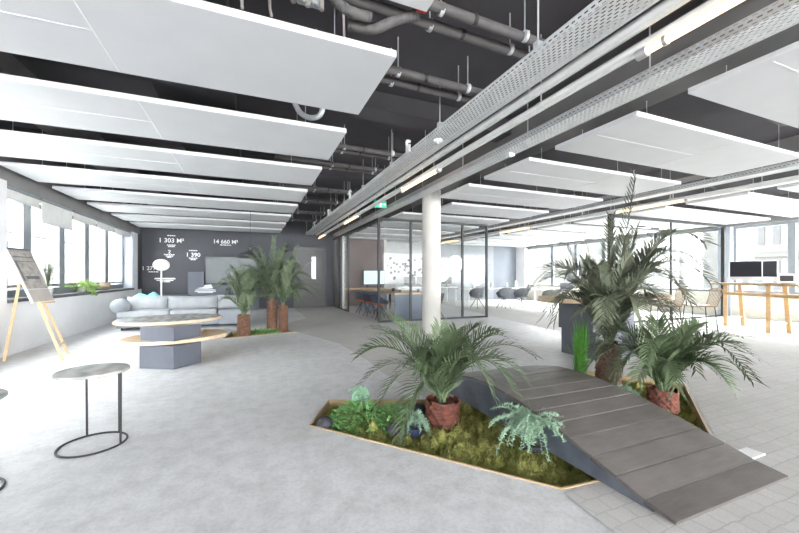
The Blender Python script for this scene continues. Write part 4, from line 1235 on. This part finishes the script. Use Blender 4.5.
for k in range(30):
    a = rr.uniform(0, 2 * PI); l = rr.uniform(.45, .80); o_ = rr.uniform(.08, .50)
    p1 = Vector((math.cos(a) * o_ * .25, math.sin(a) * o_ * .3, .1 + l * .6)); p2 = Vector((math.cos(a) * o_ * .5, math.sin(a) * o_, .1 + l)); w = Vector((-math.sin(a), math.cos(a), 0)) * .008
    m.add([(0, 0, .1), p1 - w, p2, p1 + w], [(0, 1, 2, 3)])
m.build('leaves', M['frond_grey'], t)

# ------------------------------------------------------------------ right half furniture
t = thing('counter_table', 'tall oval wood-topped counter on a slate pedestal behind the tall palm', 'table', (5.2, 4.02, 0))
MB().span((-.62, -.32, 0), (.25, .31, .40)).build('lower_pedestal', M['pedestal'], t, bevel=.004)
MB().span((-.66, -.30, .40), (.22, .33, .83)).build('upper_pedestal', M['pedestal'], t, bevel=.004)
MB().prism(oval(.10, .05, 1.36, .64, R(2)), .83, .90).build('counter_top', M['pale_wood'], t, bevel=.01)
def stool(loc, rz, label):
    t = thing('bar_stool', label, 'stool', loc, rz, 'wire-backed counter stools')
    s_ = .2
    for x, y in ((-s_, -s_), (-s_, s_), (s_, -s_), (s_, s_)):
        MB().tube([(x * 1.1, y * 1.1, 0), (x * .85, y * .85, .64)], .009, 8).build('leg', M['darkframe'], t, True)
    MB().tube([(-.21, -.21, .22), (-.21, .21, .22), (.21, .21, .22), (.21, -.21, .22)], .007, 6, closed=True).build('footrest', M['darkframe'], t)
    MB().span((-.2, -.2, .64), (.2, .2, .67)).build('seat', M['walnut'], t, bevel=.008)
    m = MB()
    m.tube(curve_pts([(.19, -.2, .66), (.24, -.2, .82), (.27, -.19, .97), (.27, .19, .97), (.24, .2, .82), (.19, .2, .66)], 6), .009, 8)
    for k in range(7):
        y = -.15 + .05 * k; m.tube([(.19, y, .66), (.24, y, .82), (.27, y, .97)], .006, 6)
    m.build('backrest', M['walnut'], t, True)
stool((7.30, 4.42, 0), R(-40), 'bar stool with slatted back by the counter, nearer the tall palm')
stool((7.92, 4.18, 0), R(-40), 'bar stool with slatted back, right of its twin and nearer the oak high table')
# high table
a30 = R(60)
t = thing('high_table', 'honey oak trestle high table carrying the computers by the right windows', 'table', (10.65, 4.5, 0), a30)
MB().span((-1.75, -.34, 1.015), (.92, .36, 1.06)).build('table_top', M['oak'], t, bevel=.004)
for x in (-1.5, -.55, .65):
    for s in (-1, 1):
        MB().bar((x - .03, s * .20, 0), (x + .02, s * .16, 1.016), .075, .075).build('leg', M['oak'], t, bevel=.004)
    MB().bar((x, -.17, .80), (x, .17, .80), .04, .07).build('trestle_beam', M['oak'], t)
    MB().bar((x - .02, -.19, .22), (x - .02, .19, .22), .03, .03).build('foot_bar', M['white_lacquer'], t)
for s in (-1, 1): MB().bar((-1.5, s * .17, .80), (.65, s * .17, .80), .035, .06).build('long_rail', M['oak'], t)
def imac(loc, rz, label, w=.66):
    t = thing('desktop_computer', label, 'computer', loc, rz, 'desktop computers on the oak high table')
    hs = MB().box((0, 0, .29), (w, .025, .46)).build('housing', M['alu'], t, bevel=.005)
    MB().box((0, -.014, .325), (w - .03, .004, .36)).build('display', M['screen'], hs)
    MB().box((0, .05, .10), (.14, .012, .2)).build('neck', M['alu'], t)
    MB().box((0, .02, .006), (.2, .18, .012)).build('foot', M['alu'], t, bevel=.004)
imac((10.78, 4.74, 1.06), R(-68), 'large silver desktop computer facing left on the oak high table', .57)
imac((11.02, 4.46, 1.06), R(-64), 'smaller desktop computer right behind the large one on the oak high table', .36)
t = thing('picture_stand', 'small pale picture stand right of the computers on the high table', 'stand', (10.55, 3.95, 1.06), R(-66))
m = MB(); m.box((0, 0, .11), (.28, .02, .20)); m.build('stand_board', M['white_lacquer'], t)
MB().box((0, -.012, .11), (.2, .004, .12)).build('picture', M['facade_band'], t); MB().box((0, .03, .01), (.2, .1, .02)).build('foot', M['oak'], t)
tag(MB().span((3.02, 1.30, .004), (3.2, 1.40, .012)).build('floor_plate', M['white_plastic']), 'small white plate on the carpet right of the bridge foot', 'floor plate')
# shell chairs and white desks far right
def shell_chair(name, loc, rz, shell, label, group, orange=False):
    t = thing(name, label, 'chair', loc, rz, group)
    m = MB()
    nu, nv = 12, 8
    vs = []
    for i in range(nu + 1):
        th = -PI * .72 + 1.44 * PI * i / nu
        for j in range(nv + 1):
            v = j / nv
            hb = .29 if orange else .38
            h = .42 + (hb if abs(th) < 1.0 else hb - .16 * (abs(th) - 1.0)) * v ** 1.1
            r = .13 + .15 * v ** .5
            vs.append((r * math.sin(th) * 1.05, r * math.cos(th), h))
    fs = [(i * (nv + 1) + j, (i + 1) * (nv + 1) + j, (i + 1) * (nv + 1) + j + 1, i * (nv + 1) + j + 1) for i in range(nu) for j in range(nv)]
    m.add(vs, fs)
    o = m.build('shell', M[shell], t, 'all')
    b = o.modifiers.new('thickness', 'SOLIDIFY'); b.thickness = .025
    MB().lathe([(.15, .40), (.235, .42), (.235, .455), (.2, .47)], 24).build('seat', M['seat_orange'] if orange else M[shell], t, True)
    for k in range(4):
        a = PI / 4 + k * PI / 2
        MB().tube([(0.03 * math.cos(a), .03 * math.sin(a), .40), (.28 * math.cos(a), .28 * math.sin(a), .0)], .012, 8).build('leg', M['black'], t, True)
    return t
gr = 'shell chairs at the far desks'
shell_chair('shell_chair', (9.0, 11.3, 0), R(200), 'shell_grey', 'charcoal shell chair at the white desk, nearer the meeting room glass', gr)
shell_chair('shell_chair', (9.75, 11.15, 0), R(190), 'shell_grey', 'charcoal shell chair at the white desk, right of its twin', gr)
shell_chair('shell_chair', (9.45, 9.35, 0), R(170), 'shell_green', 'grey-green shell chair beyond the left end of the wood counter', gr)
shell_chair('shell_chair', (8.0, 11.6, 0), R(190), 'shell_grey', 'charcoal shell chair seen through the meeting room glass by the column', gr)
def desk(loc, w, d, label):
    t = thing('desk', label, 'desk', loc, 0, 'white desks in the far office')
    MB().span((-w / 2, -d / 2, .715), (w / 2, d / 2, .745)).build('desk_top', M['white_lacquer'], t, bevel=.004)
    for x in (-w / 2 + .08, w / 2 - .08):
        for y in (-d / 2 + .08, d / 2 - .08): MB().tube([(x, y, 0), (x, y, .716)], .02, 8).build('leg', M['white_lacquer'], t)
desk((9.4, 12.3, 0), 3.4, 1.1, 'long white desk behind the two charcoal chairs')
desk((10.6, 10.2, 0), 1.8, .8, 'white desk behind the grey-green chair')
desk((7.4, 14.6, 0), 2.6, .9, 'white desk at the far end by the dotted wall')
t = thing('desk_screen', 'dark grey desk divider on the white desk behind the wood counter', 'divider', (10.95, 10.1, .745), R(-20))
MB().box((0, 0, .12), (.5, .04, .24)).build('fabric_panel', M['shell_grey'], t); MB().box((0, 0, .01), (.3, .1, .02)).build('foot', M['black'], t)
def monitor(loc, rz, label, w=.52, scr='screen'):
    t = thing('monitor', label, 'monitor', loc, rz, 'monitors on the far desks')
    hs = MB().box((0, 0, .30), (w, .03, .32)).build('housing', M['black'], t); MB().box((0, -.017, .30), (w - .03, .004, .29)).build('display', M[scr], hs)
    MB().tube([(0, .03, .0), (0, .03, .25)], .015, 8).build('neck', M['black'], t); MB().box((0, .02, .008), (.2, .16, .016)).build('foot', M['black'], t)
for i, x in enumerate((6.5, 7.15, 7.8, 8.4)):
    monitor((x, 14.6, .745), R(5 * i - 8), f'black monitor on the far white desk, {("leftmost", "second from left", "third from left", "rightmost")[i]}')
for i, (x, w, h) in enumerate(((8.4, .16, .26), (9.3, .12, .34), (10.1, .1, .22), (10.55, .14, .3))):
    t = thing('desk_vase', f'white vase on the long white desk, {("leftmost", "second from left", "third from left", "rightmost")[i]}', 'vase', (x, 12.45, .745), 0, 'white vases on the long desk')
    MB().lathe([(w * .3, 0), (w * .5, h * .3), (w * .3, h * .8), (w * .36, h)], 16).build('body', M['pot_white'], t, True)
# meeting table, its chairs, screen
t = thing('meeting_table', 'long wood-topped meeting table with dark blue end panel behind the glass', 'table', (4.19, 10.8, 0))
MB().span((-.6, -1.76, .72), (.62, 1.7, .77)).build('table_top', M['oak'], t, bevel=.004)
MB().span((-.57, -1.72, 0), (.42, -1.66, .72)).build('end_panel', M['navy'], t)['label'] = 'dark blue end panel'
MB().span((-.57, 1.6, 0), (.42, 1.66, .72)).build('end_panel', M['navy'], t)
MB().span((.52, -1.72, 0), (.58, -1.66, .72)).build('leg', M['black'], t)
MB().span((.52, 1.6, 0), (.58, 1.66, .72)).build('leg', M['black'], t)
gm = 'orange-seated chairs at the meeting table'
for i, y in enumerate((9.75, 10.6, 11.45)):
    shell_chair('meeting_chair', (3.42 - .0, y, 0), R(88), 'chair_blue', f'dark meeting chair with orange seat on the corridor side, {nth(i)} from the glass', gm, True)
for i, y in enumerate((9.6, 10.5, 11.4)):
    shell_chair('meeting_chair', (5.1, y, 0), R(-92), 'chair_blue', f'dark meeting chair with orange seat beyond the table, {nth(i)} from the glass', gm, True)
for i, (x, y, r, h) in enumerate(((3.85, 9.3, .04, .08), (4.2, 9.35, .035, .11), (4.5, 9.5, .05, .07), (4.0, 10.2, .05, .09), (4.62, 9.25, .04, .06))):
    t = thing('table_cup', ('dark cup at the near left corner of the meeting table', 'tall dark cup on the near edge of the meeting table', 'wide dark cup on the meeting table by the column', 'dark cup farther back on the meeting table', 'small dark cup at the right corner of the meeting table')[i], 'cup', (x, y, .77))
    MB().lathe([(r * .7, 0), (r, h), (r * .9, h), (r * .6, .01)], 14).build('cup_body', M['black'], t, True)
t = thing('side_counter', 'wood-topped counter on trestle legs before the taupe wall', 'table', (3.95, 13.4, 0))
MB().span((-.75, -.3, .72), (.85, .3, .77)).build('table_top', M['oak'], t)
for x in (-.6, .7):
    for s in (-1, 1): MB().bar((x - .08, s * .25, 0), (x + .04, s * .22, .73), .05, .05).build('leg', M['oak'], t)
t = thing('meeting_screen', 'pale lit screen standing before the taupe meeting room wall', 'screen', (4.75, 14.3, 0))
bz_ = MB().box((0, 0, 1.18), (.95, .04, .6)).build('bezel', M['black'], t); MB().box((0, -.022, 1.18), (.91, .004, .56)).build('display', M['screen_blue'], bz_)
for x in (-.3, .3): MB().tube([(x, .03, 0), (x, .03, 1.0)], .02, 8).build('stand_leg', M['black'], t)
